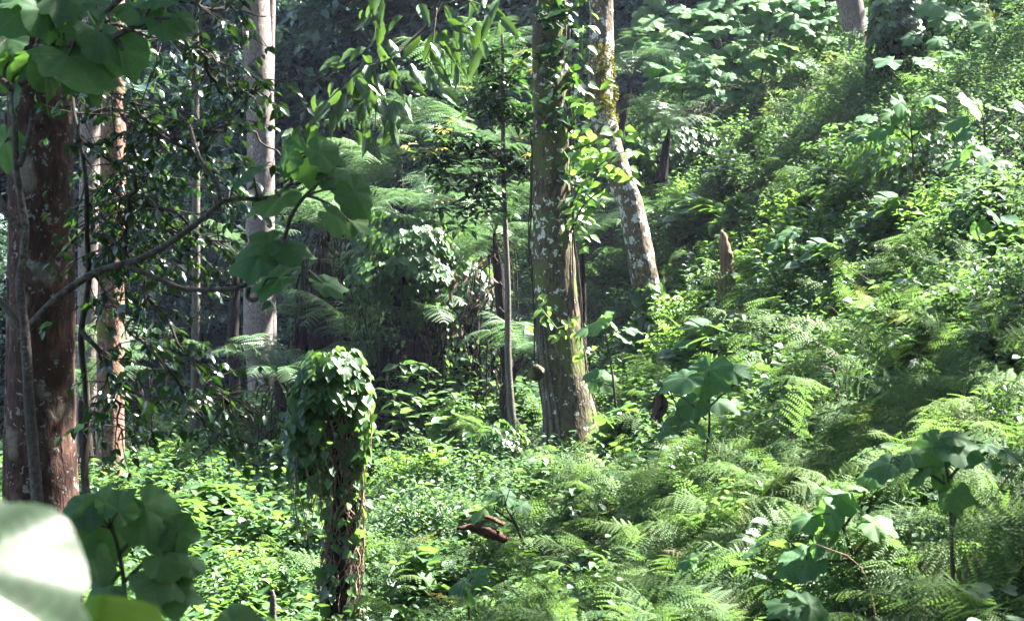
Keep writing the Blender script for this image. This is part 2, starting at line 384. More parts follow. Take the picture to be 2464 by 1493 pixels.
CL_SMALL = [clump(i, 7, .42, .3, 8, .075) for i in range(8)]
CL_TINY = [clump(20+i, 9, .36, .28, 9, .05) for i in range(5)]
CL_HEART = [clump(40+i, 6, .45, .3, 7, .105) for i in range(6)]
CL_FAR = [clump(60+i, 5, .5, .4, 7, .13) for i in range(5)]
def grad(P, e=.25):
    x, y = P[:, 0], P[:, 1]; z = height(x, y); return (height(x+e, y)-z)/e, (height(x, y+e)-z)/e
def scatter(G, T, clumps, P, sc, tint, rs):
    gx, gy = grad(P) if len(P) else (0, 0)
    for k in range(len(clumps)):
        idx = np.arange(k, len(P), len(clumps)); m = len(idx)
        if m == 0: continue
        cP, cD, cN, cS, cR = clumps[k]; a = rs.random(m)*2*PI; c, s = np.cos(a), np.sin(a); z = np.zeros(m); o = np.ones(m)
        RM = np.stack([np.stack([c, -s, z], -1), np.stack([s, c, z], -1), np.stack([z, z, o], -1)], 1)
        PP = np.einsum('nij,vj->nvi', RM, cP)*sc[idx][:, None, None]; PP[..., 2] += .8*(PP[..., 0]*gx[idx][:, None]+PP[..., 1]*gy[idx][:, None]); PP = PP+P[idx][:, None]
        DD = np.einsum('nij,vj->nvi', RM, cD); NN = np.einsum('nij,vj->nvi', RM, cN)
        SS = cS[None]*sc[idx][:, None]; RR = np.clip(cR[None]*.6+tint[idx][:, None]*.4, 0, 1)
        inst(G, T, PP.reshape(-1, 3), DD.reshape(-1, 3), NN.reshape(-1, 3), SS.ravel(), RR.ravel())

# ---------------------------------------------------------------- fern fronds
def frond(L=.8, npair=18, npin=9, w=.32, rise=.9, droop=1.0, seed=0, shape='bracken', lod=0, fwd=.35):
    r = np.random.default_rng(seed); G = Geo()
    # rachis in the YZ plane
    m = 24; t = np.linspace(0, 1, m); ang = rise-(rise+droop)*t**1.2
    st = L/(m-1); P = np.zeros((m, 3)); P[1:, 1] = np.cumsum(np.cos(ang[:-1])*st); P[1:, 2] = np.cumsum(np.sin(ang[:-1])*st)
    P[:, 0] = .05*L*np.sin(t*2+seed)*t
    tube(G, P[::2], np.linspace(.006, .0015, 12)*max(L, .5), 3, cap=False, rnd=.9)
    t0 = .25 if shape == 'bracken' else .1
    for i in range(npair):
        s = t0+(1-t0)*(i+.5)/npair; q = (s-t0)/(1-t0)
        prof = (1-q)**.75*(.55+.45*min(1, q*5+.3)) if shape == 'bracken' else math.sin(PI*(q*.86+.12))**.7
        pl = max(w*L*prof*r.uniform(.8, 1.1), .02*L); k = s*(m-1); a = int(min(k, m-2)); b = P[a]+(P[a+1]-P[a])*(k-a)
        tn = unit(P[min(a+1, m-1)]-P[a]); up = np.array([0, -tn[2], tn[1]])
        for sx in (-1, 1):
            dr = unit(np.array([sx, 0, 0])+tn*(fwd+.25*q+r.normal(0, .08))+up*(-.15+r.normal(0, .16))+r.normal(0, .05, 3))
            n = unit(up-dr*np.dot(up, dr)+r.normal(0, .12, 3)); sd = np.cross(n, dr)
            cnt = max(3, int(npin*(.35+.65*prof))) if lod == 0 else 1
            if lod == 0:
                q8 = 1
                u = (np.arange(cnt)+.4)/cnt; base = b+dr*(u*pl)[:, None]+np.array([0, 0, -1])*(u*u*pl*.22)[:, None]
                plen = pl*.115*(1-u)**.6+.003; hw = pl/cnt*.32
                for e in (-1, 1):
                    tip = base+(sd*e+dr*.35)*plen[:, None]+np.array([0, 0, -1])*(plen*.2)[:, None]
                    V = np.stack([base-dr*hw, base+dr*hw, tip+dr*hw*.5, tip-dr*hw*.2], 1)
                    f = (np.array([[0, 1, 2], [0, 2, 3]])[None]+(np.arange(cnt)*4)[:, None, None]).reshape(-1, 3)
                    G.add(V, f, np.repeat(.25+.5*q+.25*r.random(cnt), 4))
                V = np.stack([b-tn*.002*L, b+dr*pl+np.array([0, 0, -.2*pl]), b+tn*.004*L]); G.add(V, [(0, 1, 2)], .8)
            else:
                hw = pl*.13; e = b+dr*pl+np.array([0, 0, -pl*.22]); c = b+dr*pl*.45+np.array([0, 0, -pl*.05])
                G.add(np.stack([b, c+sd*hw, e, c-sd*hw]), [(0, 1, 2), (0, 2, 3)], .3+.6*q)
    return np.concatenate(G.v), np.concatenate(G.f), np.concatenate(G.r)
RD = [(.5,.5),(1.0,.7),(.8,.2),(1.2,.9),(.7,.9),(1.1,.3)]
FR_NEAR = [frond(.85, 18, 12, .34, a, b, i) for i, (a, b) in enumerate(RD)]
FR_MID = [frond(.85, 16, 7, .34, a, b, 10+i) for i, (a, b) in enumerate(RD)]
FR_FAR = [frond(.85, 12, 1, .28, a, b, 20+i, lod=1) for i, (a, b) in enumerate(RD[:4])]
def inst_frond(G, T, P, az, tilt, S, tint, roll=0):
    n = len(P)
    if n == 0: return
    v, f, r0 = T
    c, s = np.cos(az), np.sin(az); ct, s_t = np.cos(tilt), np.sin(tilt)
    X = v[:, 0][None]*np.ones((n, 1)); Y = v[:, 1][None]*ct[:, None]-v[:, 2][None]*s_t[:, None]; Z = v[:, 1][None]*s_t[:, None]+v[:, 2][None]*ct[:, None]
    rl = np.broadcast_to(roll, (n,))[:, None]; X, Z = X*np.cos(rl)-Z*np.sin(rl), X*np.sin(rl)+Z*np.cos(rl)
    # local +Y points along the azimuth
    XX = X*s[:, None]+Y*c[:, None]; YY = -X*c[:, None]+Y*s[:, None]
    V = np.stack([XX, YY, Z], -1)*S[:, None, None]+P[:, None]
    ff = (f[None]+(np.arange(n)*len(v))[:, None, None]).reshape(-1, 3)
    G.add(V.reshape(-1, 3), ff, np.clip(r0[None]*.55+tint[:, None]*.45, 0, 1).reshape(-1))

# ---------------------------------------------------------------- ground cover
def fernness(u, v):
    f = np.full(u.shape, .06)
    a = np.clip((v-(1080-.35*(u-1300)))/160, 0, 1)*np.clip((u-1120)/250, 0, 1); f = np.maximum(f, 1.0*a*(.85+.7*np.clip(wob(u*.01, v*.012, 1.1, 2), -.5, .5)))
    b = np.clip((u-1650)/200, 0, 1)*np.clip((v-620)/120, 0, 1); f = np.maximum(f, .8*b*(.65+.9*np.clip(wob(u*.01, v*.012, 1.3, 5), -.5, .5)))
    f = np.maximum(f, .8*np.exp(-((u-1900+(v-230)*1.6)/160)**2-((v-240)/90)**2))
    f = np.maximum(f, .5*np.exp(-((u-2280)/150)**2-((v-600)/80)**2))
    f = np.maximum(f, .35*np.clip((v-1250)/100, 0, 1)*np.clip((u-850)/100, 0, 1))
    return f
def wedge(y0, y1, rho, rs, side=1.6):
    n = int(rho*.5*((.32*2)*(y1**2-y0**2))/1+rho*2*side*(y1-y0))
    y = np.sqrt(rs.random(n)*(y1*y1-y0*y0)+y0*y0); x = (rs.random(n)*2-1)*(.30*y+side)
    return x, y
def mound(x, y): return .34*wob(x, y, 1.7, 2.2)+.26*wob(x, y, 4.6, .7)
def build_cover():
    rs = np.random.default_rng(5)
    Gs, Gt, Gh, Gf, Gd = Geo(), Geo(), Geo(), Geo(), Geo()
    for (y0, y1, rho, lod) in ((6.5, 13, 34, 0), (13, 20, 26, 0), (20, 30, 20, 1), (30, 48, 13, 2)):
        x, y = wedge(y0, y1, rho, rs); z = height(x, y)+mound(x, y); P = np.stack([x, y, z], -1)
        u, v = proj(P+np.array([0, 0, .3])); fn = fernness(u, v)
        # leave out what can never be seen or stands in front of the lens
        keep = (v < 1750) & (v > -420)
        P, u, v, fn = P[keep], u[keep], v[keep], fn[keep]
        pick = rs.random(len(P)); fern = pick < fn
        h = (u < 760) | ((wob(P[:, 0], P[:, 1], .9, 6) > .25))
        tint = np.clip(.5+.5*wob(P[:, 0], P[:, 1], 1.2, 3.3)+rs.normal(0, .2, len(P)), 0, 1)
        nf = ~fern
        sc = rs.uniform(.8, 1.35, len(P))
        hh = nf & h & (rs.random(len(P)) < .6); tt = nf & ~hh & (rs.random(len(P)) < .4); ss = nf & ~hh & ~tt
        T1 = OV if lod == 0 else RH
        scatter(Gh, HT if lod < 2 else RH, CL_HEART, P[hh], sc[hh], tint[hh], rs)
        scatter(Gt, T1, CL_TINY, P[tt], sc[tt]*(1 if lod < 2 else 1.4), tint[tt], rs)
        scatter(Gs, T1, CL_SMALL, P[ss], sc[ss]*(1 if lod < 2 else 1.2), tint[ss], rs)
        # low leaves under the ferns too
        uf = fern & (rs.random(len(P)) < .6)
        scatter(Gs, T1, CL_SMALL, P[uf]-np.array([0, 0, .12]), sc[uf]*.8, tint[uf], rs)
        Pf = P[fern]; tf = tint[fern]; pool = (FR_NEAR if y1 <= 13 else FR_MID if y1 <= 30 else FR_FAR)
        for rep in range(3 if y1 <= 20 else 2):
            for k in range(len(pool)):
                idx = np.arange(k, len(Pf), len(pool)); m = len(idx)
                az = rs.normal(PI*1.12, .95, m); gx, gy = grad(Pf[idx])         # fronds arch down the slope, to the left
                PP = Pf[idx]+np.stack([rs.normal(0, .12, m), rs.normal(0, .12, m), rs.uniform(-.05, .26, m)], -1)
                inst_frond(Gf if (rep, k) != (1, 2) else Gd, pool[k], PP if (rep, k) != (1, 2) else PP-np.array([0, 0, .05]), az, rs.normal(.08, .42, m)+.8*np.arctan(gx*np.cos(az)+gy*np.sin(az)), rs.uniform(.3, .8, m)*(1 if y1 < 25 else 1.3), tf[idx], -np.cos(az)*.32+rs.normal(0, .35, m)+.7*np.arctan(gx*np.sin(az)-gy*np.cos(az)))
    tag(obj('leafy_undergrowth', Gs.mesh('leafy_undergrowth', M_cover)), 'dense small oval leaved undergrowth covering the hillside between the ferns', 'undergrowth', kind='stuff')
    tag(obj('fine_leaved_undergrowth', Gt.mesh('fine_leaved_undergrowth', M_cover)), 'tiny leaved low growth mixed through the hillside cover', 'undergrowth', kind='stuff')
    tag(obj('creeper_undergrowth', Gh.mesh('creeper_undergrowth', M_vine)), 'heart leaved creeper mat spreading over the lower left slope and in patches uphill', 'creeper', kind='stuff')
    tag(obj('withered_ferns', Gd.mesh('withered_ferns', M_oldfern)), 'browning and olive old fronds tangled low in the bracken', 'ferns', kind='stuff')
    tag(obj('fern_cover', Gf.mesh('fern_cover', M_fern)), 'feathery bracken cover arching down the right hand slope', 'ferns', kind='stuff')
build_cover()
EXPO = 3.85; CAN_N = 7500; HAZE = .0003

# ---------------------------------------------------------------- canopy bookkeeping
TREES = []          # (root object, crown height, xy) of every tree whose crown stands above the frame
def child(name, G, mat, root, smooth=True, label=None, kind=None):
    l = np.array(root.location, np.float32)
    G.v = [a-l for a in G.v]
    o = obj(name, G.mesh(name, mat, smooth), root)
    if label: o['label'] = label
    if kind: o['kind'] = kind
    return o
def img_path(pts, y, n=60, dy=None):
    """pts: (u, v, halfwidth px [, extra distance])"""
    P = [at(p[0], p[1], y+(p[3] if len(p) > 3 else 0)) for p in pts]; r = [p[2]*mpp(y+(p[3] if len(p) > 3 else 0)) for p in pts]
    return smooth_path(P, n, r)
def frame_tree(name, label, pts, y, mat, seg=28, rough=.05, fl=0., crown=True, lean=(0, 0), seed=0, group=None, top=11.):
    P, r = img_path(pts, y, 90)
    if P[0][2] > P[-1][2]: P, r = P[::-1], r[::-1]
    # root the trunk in the ground
    b = P[0].copy(); g = gz(b[0], b[1]); 
    if b[2] > g-.2:
        b2 = b.copy(); b2[2] = g-.35; P = np.vstack([b2, P]); r = np.concatenate([[r[0]*1.08], r])
    root = thing(name, (P[0][0], P[0][1], max(P[0][2], g)), label, 'tree', group)
    G = Geo(); tp = P[-1]; d = unit(P[-1]-P[-12])
    if crown:
        n = 14; zt = np.linspace(0, top-tp[2], n)[1:]
        ext = tp+np.stack([d[0]/d[2]*zt*.5+lean[0]*zt, d[1]/d[2]*zt*.5+lean[1]*zt, zt], -1)
        P = np.vstack([P, ext]); r = np.concatenate([r, np.linspace(r[-1], r[-1]*.6, n)[1:]])
    tube(G, P, r, seg, rough, seed, fl=fl); child('trunk', G, mat, root)
    if crown: TREES.append((root, P[-1], r[-1], mat))
    return root, P, r

# ---------------------------------------------------------------- trees seen in the frame
big_t, bigP, _ = frame_tree('tree', 'thick red brown trunk with pale flecks at the far left edge', [(98,-60,74),(98,200,76),(100,600,78),(100,1000,82),(104,1300,90)], 12, M_red, fl=.1, seed=1)
frame_tree('tree', 'slimmer red brown trunk close against the left side of the thickest trunk', [(70,-60,30),(56,400,34),(50,800,36),(48,1100,40),(46,1300,42)], 12.6, M_red, seed=5, crown=False)
org_t, orgP, _ = frame_tree('tree', 'orange barked trunk, second from the left, standing in sunlit creepers', [(272,-60,28),(272,300,29),(268,640,31),(266,900,33),(264,1150,35),(264,1230,38)], 21, M_orange, seed=2, rough=.06)
frame_tree('tree', 'grey trunk half hidden behind the orange barked trunk', [(222,-60,24),(215,500,25),(212,850,27),(210,1010,29)], 27, M_grey, seed=3)
frame_tree('tree', 'slender pale spotted trunk between the orange trunk and the pinkish grey one', [(470,-60,8),(470,200,9),(472,600,10),(470,900,11),(466,1075,12)], 27, M_limb, seed=4, seg=14)
gr, grP, grr = frame_tree('tree', 'tall pinkish grey twin stemmed trunk with its right edge in sun', [(612,-60,34),(618,100,35),(626,250,34),(628,420,33),(624,600,34),(624,800,38),(632,900,37),(638,1000,40)], 33, M_grey, seed=6, fl=.25)
G = Geo(); P, r = img_path([(640,-300,14,.3),(650,-60,13,.3),(650,120,11,.2),(644,330,14,.1),(646,600,13,.05),(652,820,15,0),(652,985,18,0)], 33, 60); tube(G, P[::-1], r[::-1], 16, .05, 3); child('second_stem', G, M_grey, gr)
cen, cenP, cenr = frame_tree('tree', 'mossy trunk with white lichen flecks and pale root strips at the centre', [(1322,-60,40),(1322,100,43),(1326,300,45),(1328,500,46),(1336,700,51),(1352,860,55),(1370,980,60),(1378,1060,66),(1380,1110,76)], 22, M_mossy, seed=7, rough=.07, fl=.12, seg=36)
lic, licP, licr = frame_tree('tree', 'leaning crooked trunk blotched with lichen and green moss right of the mossy trunk', [(1446,-60,28),(1448,80,28),(1444,230,31),(1462,330,30),(1490,420,31),(1520,500,31),(1538,600,32),(1556,700,33),(1572,790,36),(1578,850,40)], 27, M_lich, seed=8, rough=.09, seg=30)
frame_tree('tree', 'smooth grey brown trunk on the ridge at the top right', [(2030,-90,32),(2044,0,32),(2060,80,30),(2064,150,32)], 35.5, M_grey, seed=9)

# strips, lianas and buttress on the centre trunk
def on_trunk(P, r, z, ang, off=0.):
    k = np.interp(z, P[:, 2], np.arange(len(P))); i = int(min(k, len(P)-2)); c = P[i]+(P[i+1]-P[i])*(k-i); rr = r[min(i, len(r)-1)]+off
    return c+rr*np.array([math.cos(ang), math.sin(ang), 0])
def zv(v, y): return -(v-CV)*mpp(y)
G = Geo()
for k, a in enumerate((3.5, 3.7, 3.95, 4.15, 3.3)):
    pts = [on_trunk(cenP, cenr, zv(v, 22), a+.12*math.sin(v*.01+k), .012) for v in range(1085, 700+12*k, -25)]
    tube(G, pts, np.linspace(.03 if k < 3 else .022, .008, len(pts)), 7, .3, k)
child('root_strip', G, M_limb, cen, label='pale fluted root strips running down the left side of the trunk')
G = Geo()
for k, (a, v0, v1) in enumerate(((-.25, 1000, -60), (.15, 900, 60), (3.4, 1040, 300), (3.2, 1000, 380), (-.6, 760, 420))):
    pts = [on_trunk(cenP, cenr, zv(v, 22), a+.15*math.sin(v*.012+k*2), .02+.03*max(0, math.sin(v*.02+k))) for v in range(v0, v1, -22)]
    tube(G, pts, .009, 5, .2, k)
child('liana', G, M_twig, cen)
G = Geo(); tube(G, [at(1298, 905, 21.75), at(1290, 895, 21.6), at(1288, 880, 21.5)], [.05, .085, .03], 10, .3, 2); child('moss_burl', G, M_mossy, cen, label='round mossy burl low on the left side')
# climbing leaves on the centre trunk
def leaf_cloud(centers, spread, n, size, r, droop=.3, nrm=(0, -.5, .8), outward=None):
    L = []
    for c in centers:
        p = c+r.normal(0, 1, (n, 3))*spread; a = r.random(n)*2*PI
        D = np.stack([np.cos(a), np.sin(a)*.8, -droop-.4*r.random(n)], -1); N = np.array(nrm)+r.normal(0, .35, (n, 3))
        L.append((p, D, N, size*r.uniform(.6, 1.25, n)))
    return [np.concatenate(x) for x in zip(*L)]
rr = np.random.default_rng(11)
G = Geo()
ctr = [on_trunk(cenP, cenr, zv(v, 22), a, .12) for v, a in zip(rr.uniform(-40, 330, 46), rr.uniform(-2.0, .2, 46))]
inst(G, HT, *leaf_cloud(ctr, .06, 4, .13, rr))
ctr = [on_trunk(cenP, cenr, zv(v, 22), a, .1) for v, a in zip(rr.uniform(330, 560, 26), rr.uniform(-1.2, .6, 26))]
inst(G, HT, *leaf_cloud(ctr, .08, 2, .13, rr))
child('climbing_leaves', G, M_dark, cen)
G = Geo()
ctr = [at(u, v, 21.7) for u, v in zip(rr.normal(1392, 10, 12), rr.uniform(60, 640, 12))]
inst(G, OV, *leaf_cloud(ctr, .07, 5, .14, rr)); tube(G, np.array(sorted([tuple(c) for c in ctr], key=lambda c: c[2])), .006, 5)
child('side_shoots', G, M_bright, cen, label='bright green shoots up the right side of the trunk'); G = Geo()
for (u, v) in ((1340,790),(1370,780),(1300,740),(1325,770),(1400,830)): inst(G, OV, *leaf_cloud([at(u, v, 21.3)], .09, 7, .13, rr))
tube(G, [at(u, v, 21.3) for u, v in ((1300,740),(1325,770),(1340,790),(1370,780),(1400,830))], .006, 5)
child('front_sprig', G, M_bright, cen, label='sprig of pale green leaves low on the front of the trunk')
# leafy side branch in sun between the two centre trunks
t = thing('leafy_branch', at(1372, 470, 21.7), 'thin branch of lime green backlit leaves reaching right from the mossy trunk', 'branch')
G = Geo()
for q in ([(1372,500),(1400,440),(1440,400),(1480,372),(1520,362)], [(1376,360),(1410,350),(1450,330),(1490,300)], [(1372,560),(1400,500),(1430,470),(1470,440),(1500,400)], [(1374,300),(1400,260),(1430,240)]):
    P = smooth_path([at(u, v, 21.6-.004*abs(u-1372)) for u, v in q], 14); tube(G, P, np.linspace(.014, .004, 14), 5)
child('twig', G, M_stem, t); G = Geo()
for q, n in (((1420,395),7),((1460,385),8),((1500,372),9),((1540,372),6),((1480,330),8),((1440,350),7),((1400,420),6),((1395,335),6),((1450,430),7),((1500,410),6),((1410,500),6),((1400,240),7),((1430,215),6)):
    inst(G, HT if n % 2 else OV, *leaf_cloud([at(*q, 21.4)], .13, n, .15, rr, .1, (0, -.7, .6)))
child('leaves', G, M_bright, t)
# moss cushions on the leaning trunk, sprigs at its foot
G = Geo()
for v, a in ((140,-1.5),(160,-2.),(175,-1.2),(250,-2.3),(262,-1.4),(240,-1.9),(290,-1.3),(225,-.9)):
    c = on_trunk(licP, licr, zv(v, 27), a, -.02); n = 260
    q = rr.normal(0, 1, (n, 3)); q = unit(q)*np.array([.14, .1, .17]); inst(G, RH, c+q, q+rr.normal(0, .05, (n, 3)), rr.normal(0, 1, (n, 3)), .045)
child('moss_cushion', G, M_moss, lic)
G = Geo(); ctr = [on_trunk(licP, licr, zv(v, 27), a, .05) for v, a in zip(rr.uniform(690, 830, 60), rr.normal(-1.5, .5, 60))]
inst(G, HT, *leaf_cloud(ctr, .05, 3, .14, rr, .9)); child('climbing_leaves', G, M_vine, lic, label='dark ivy like leaves at the foot')

# ---------------------------------------------------------------- thin sapling with dark leaf sprays
def spray(G, c, n, size, r, axis=(0, 0, 1), T=OVN, drp=.35):
    a = np.arange(n)*2.4+r.random()*6; e = r.uniform(-.3, .7, n)-drp
    D = np.stack([np.cos(a), np.sin(a)*.9, e], -1); N = np.stack([np.cos(a)*.4, np.sin(a)*.4-.25, np.ones(n)*.8], -1)+r.normal(0, .2, (n, 3))
    inst(G, T, c+D*.02, D, N, size*r.uniform(.65, 1.2, n))
t = thing('sapling', at(1230, 1010, 23), 'thin straight sapling with dark leaf sprays just left of the mossy centre trunk', 'sapling'); G = Geo(); G2 = Geo(); G3 = Geo()
P, r_ = img_path([(1206,40,2),(1210,150,4),(1210,300,5),(1214,500,6),(1222,700,7),(1222,850,8),(1228,960,9),(1236,1040,11)], 23, 50); tube(G, P[::-1], r_[::-1], 12, .05, 4)
BR = [[(1214,500),(1195,470),(1150,440),(1090,420),(1030,400)],[(1210,390),(1170,360),(1120,330),(1060,320)],[(1210,300),(1180,260),(1140,240)],[(1209,210),(1230,180),(1250,160)],
      [(1210,250),(1240,270),(1265,300)],[(1212,420),(1240,400),(1270,420)],[(1216,480),(1180,480),(1130,500),(1090,520)],[(1210,180),(1180,140),(1150,150)],[(1212,350),(1150,380),(1080,380),(1000,370)]]
for q in BR:
    pp = smooth_path([at(u, v, 23+rr.normal(0, .15)-.003*abs(u-1212)) for u, v in q], 16); tube(G, pp, np.linspace(.022, .005, 16), 6)
    for k in range(4, 16):
        for s in range(2): spray(G2, pp[k]+rr.normal(0, .1, 3), 6, .17, rr)
    for s in range(3): spray(G3, pp[-1]+rr.normal(0, .12, 3)+[0, 0, .08], 6, .10, rr)
for v in np.linspace(60, 480, 26): spray(G2, at(1209, v, 23)+rr.normal(0, .12, 3), 6, .15, rr)
child('stem', G, M_limb, t); child('leaves', G2, M_dark, t); child('young_leaves', G3, leaf_mat('leaf_flush', [(0, (.16, .1, .03)), (1, (.28, .3, .07))], .4, (.5, .4, .05)), t, label='yellow and rusty young leaves at the branch tips')

# ---------------------------------------------------------------- branch of long drooping leaves, top centre
def leaf_mesh(T, rnd, mat, name='leaf'):
    G = Geo(); G.add(T[0], T[1], rnd, T[2] if len(T) > 2 else None); return G.mesh(name, mat)
BIGM = [[leaf_mesh(b, q, M_big) for q in (.15, .45, .75, 1.)] for b in BIG]
LONGM = [[leaf_mesh(b, q, M_long) for q in (.2, .5, .9)] for b in LONG]
def leaf_obj(root, me, p, d, n, s, label=None, name='leaf'):
    F = frames(np.array([d], float), np.array([n], float))[0]
    o = obj(name, me, root, np.array(p)-np.array(root.location), None, s)
    from mathutils import Matrix
    o.rotation_euler = Matrix([[float(x) for x in row] for row in F]).to_euler()
    if label: o['label'] = label
    return o
def long_branch(name, label, cat, y, paths, clusters, size=.31, rad=.028):
    p0 = at(paths[0][0][0], paths[0][0][1], y); t = thing(name, p0, label, cat); G = Geo()
    for k, q in enumerate(paths):
        P = smooth_path([at(u, v, y+.1*math.sin(i+k)) for i, (u, v) in enumerate(q)], 20); tube(G, P, np.linspace(rad if k == 0 else rad*.4, rad*.3 if k == 0 else rad*.15, 20), 8, .05, k)
    child('stem', G, M_limb, t)
    for (u, v, n, du, dv) in clusters:
        for i in range(n):
            d = np.array([du+rr.normal(0, .45), rr.normal(0, .45), dv+rr.normal(0, .25)])
            if rr.random() < .08: continue
            nn = np.array([-d[0]*.3+rr.normal(0, .4), -.9 if rr.random() < .7 else .5, .5+rr.normal(0, .2)])
            leaf_obj(t, LONGM[rr.integers(4)][rr.integers(3)], at(u, v, y)+rr.normal(0, .12, 3), d, nn, size*rr.uniform(.6, 1.1))
    return t
long_branch('drooping_branch', 'arching branch of long drooping backlit leaves hanging in at the top centre', 'branch', 20,
    [[(1100,-90),(1062,0),(1030,60),(980,105),(945,140),(915,152),(880,160)], [(1062,0),(1000,-5),(940,-30)], [(905,155),(904,230),(904,330),(900,380)], [(880,160),(840,190),(800,230),(760,270)], [(1050,20),(1040,100),(1020,150)], [(1062,0),(1120,0),(1180,20)]],
    [(885,150,6,-.3,-.4),(840,190,6,-.3,-.9),(870,200,6,.1,-.9),(790,240,6,-.4,-.9),(750,280,5,-.3,-1),(900,220,6,.2,-1),(905,270,4,0,-1),(900,330,4,0,-1),(935,230,4,.5,-.8),(965,260,3,.3,-1),
     (1010,150,5,.1,-1),(1045,170,4,.3,-.8),(1030,90,5,.1,-1),(1070,110,5,.2,-1),(1100,60,5,.3,-1),(1100,130,4,.3,-1),(1150,60,4,.4,-1),(1180,20,5,.5,-.8),(1130,10,5,.2,-1),(900,10,3,-.1,-1),(890,60,5,-.1,-1),(915,110,5,.0,-1),(950,20,3,.1,-1),(850,150,3,-.8,-.1)])
# ---------------------------------------------------------------- broad leaved saplings and plants
def ray_y(u, v):
    ys = np.linspace(5.5, 45, 500); p = np.stack([at(u, v, q) for q in ys]); h = height(p[:, 0], p[:, 1])+.3
    k = np.argmax(p[:, 2] < h); return float(ys[k]) if (p[:, 2] < h).any() else 30.
def broad_plant(name, label, y, leaves, stems, size=None, cat='plant', group=None, ymax=.5, stem_mat=None, rad=.014, seed=0, face=.75):
    """leaves: (u, v, size px [, du, dv]) ; stems: polylines in photo px"""
    r = np.random.default_rng(seed+int(abs(leaves[0][0]))); m = mpp(y)
    b = stems[0][0]; base = at(b[0], b[1], y); t = thing(name, base, label, cat, group); G = Geo(); sp = []
    for k, q in enumerate(stems):
        P = smooth_path([at(p[0], p[1], y+(p[2] if len(p) > 2 else 0)) for p in q], 18); tube(G, P, np.linspace(rad*(1 if k == 0 else .6), rad*.45, 18), 7, .06, k); sp.append(P)
    SP = np.concatenate(sp); U, V = proj(SP)
    for L in leaves:
        u, v, s = L[:3]; i = np.argmin((U-u)**2+(V-v)**2+ (V < v-20)*400); yy = SP[i][1]+r.normal(0, .25)*s*m
        p = at(u, v-.14*s, yy)
        dv = np.array([p[0]-SP[i][0], 0, 0])
        s = s*(.84 if 6 < y < 7.5 else 1); d = np.array([L[3], r.normal(0, .3), -L[4]]) if len(L) > 4 else np.array([np.sign(dv[0]+r.normal(0, .05))*r.uniform(.3, 1), -r.uniform(.2, .7), -r.uniform(.0, .5)])
        n = np.array([r.normal(0, .3), -face*r.uniform(.5, 1.4), .75]); s = s*r.uniform(.75, 1.08)
        leaf_obj(t, BIGM[r.integers(6)][r.choice(4, p=[.3, .35, .25, .1])], p-unit(d)*s*m*.12, d, n, s*m*1.05)
        mid = (p+SP[i])/2+np.array([0, 0, .15*s*m]); tube(G, smooth_path([SP[i], mid, p-unit(d)*s*m*.12-np.array([0, 0, .004])], 7), np.linspace(rad*.35, rad*.2, 7), 5)
    child('stem', G, stem_mat or M_stem, t); return t
# the sapling in front of the thick trunk
broad_plant('sapling', 'near sapling with pale forking limbs and broad leaves across the thick left trunk', 7,
    [(60,40,170,-.5,.4),(110,60,150,.2,.6),(20,180,170,-.4,.6),(330,40,130,.6,.3),(385,15,120,.4,.3),(250,110,170,.5,.5),(400,75,110,.8,.4),(440,60,90,.7,.6),
     (90,150,200,-.8,.3),(190,175,230,1,.35),(110,205,170,.3,1),(215,205,150,.4,.8),(30,250,120,-.3,.9),(10,370,130,-.2,1),(60,10,140,-.3,-.1),(300,150,130,.3,.8),(150,110,150,-.2,.7),(5,120,150,-.5,.5),(140,20,140,.1,.5),(235,30,120,.2,.4)],
    [[(92,1330,-.1),(88,1180),(72,1000),(60,800),(46,680),(62,560),(40,420),(36,300),(30,215)],[(30,215),(70,185),(118,145),(175,110),(240,40),(300,-10)],[(118,148),(132,70),(150,-30)],[(30,215),(0,190),(-40,170)],[(60,800),(30,760),(-20,700)],[(62,560),(20,520),(-10,460)],[(175,110),(250,100),(310,70),(340,60)],[(45,400),(70,330),(80,260)]],
    cat='sapling', stem_mat=M_limb, rad=.024, seed=1, face=.6)
broad_plant('leafy_limb', 'long pale curving limb with broad leaves reaching right from the near left sapling', 7.3,
    [(740,405,150,.1,1),(690,400,90,-.4,.6),(780,385,120,1,.4),(600,440,170,-1,.35),(660,500,150,-.8,.3),(820,450,150,1,.35),(860,490,130,.7,.9),(700,615,140,.9,.1),(610,640,150,-.9,.4),(660,690,140,-1,.3),(790,700,120,1,.1),(850,550,110,1,.5),(810,540,130,.9,.6),(640,600,100,-.4,.2)],
    [[(68,788),(140,715),(220,660),(290,637),(350,618),(430,570),(500,515),(545,478),(600,478),(660,476),(700,440),(712,395)],[(292,637),(370,665),(440,695),(500,698),(580,690),(640,650),(680,590),(700,520),(735,470)],[(598,690),(596,715),(612,722),(624,712)],[(530,490),(520,440),(480,380),(455,300)]],
    cat='branch', stem_mat=M_limb, rad=.017, seed=3, face=.6)
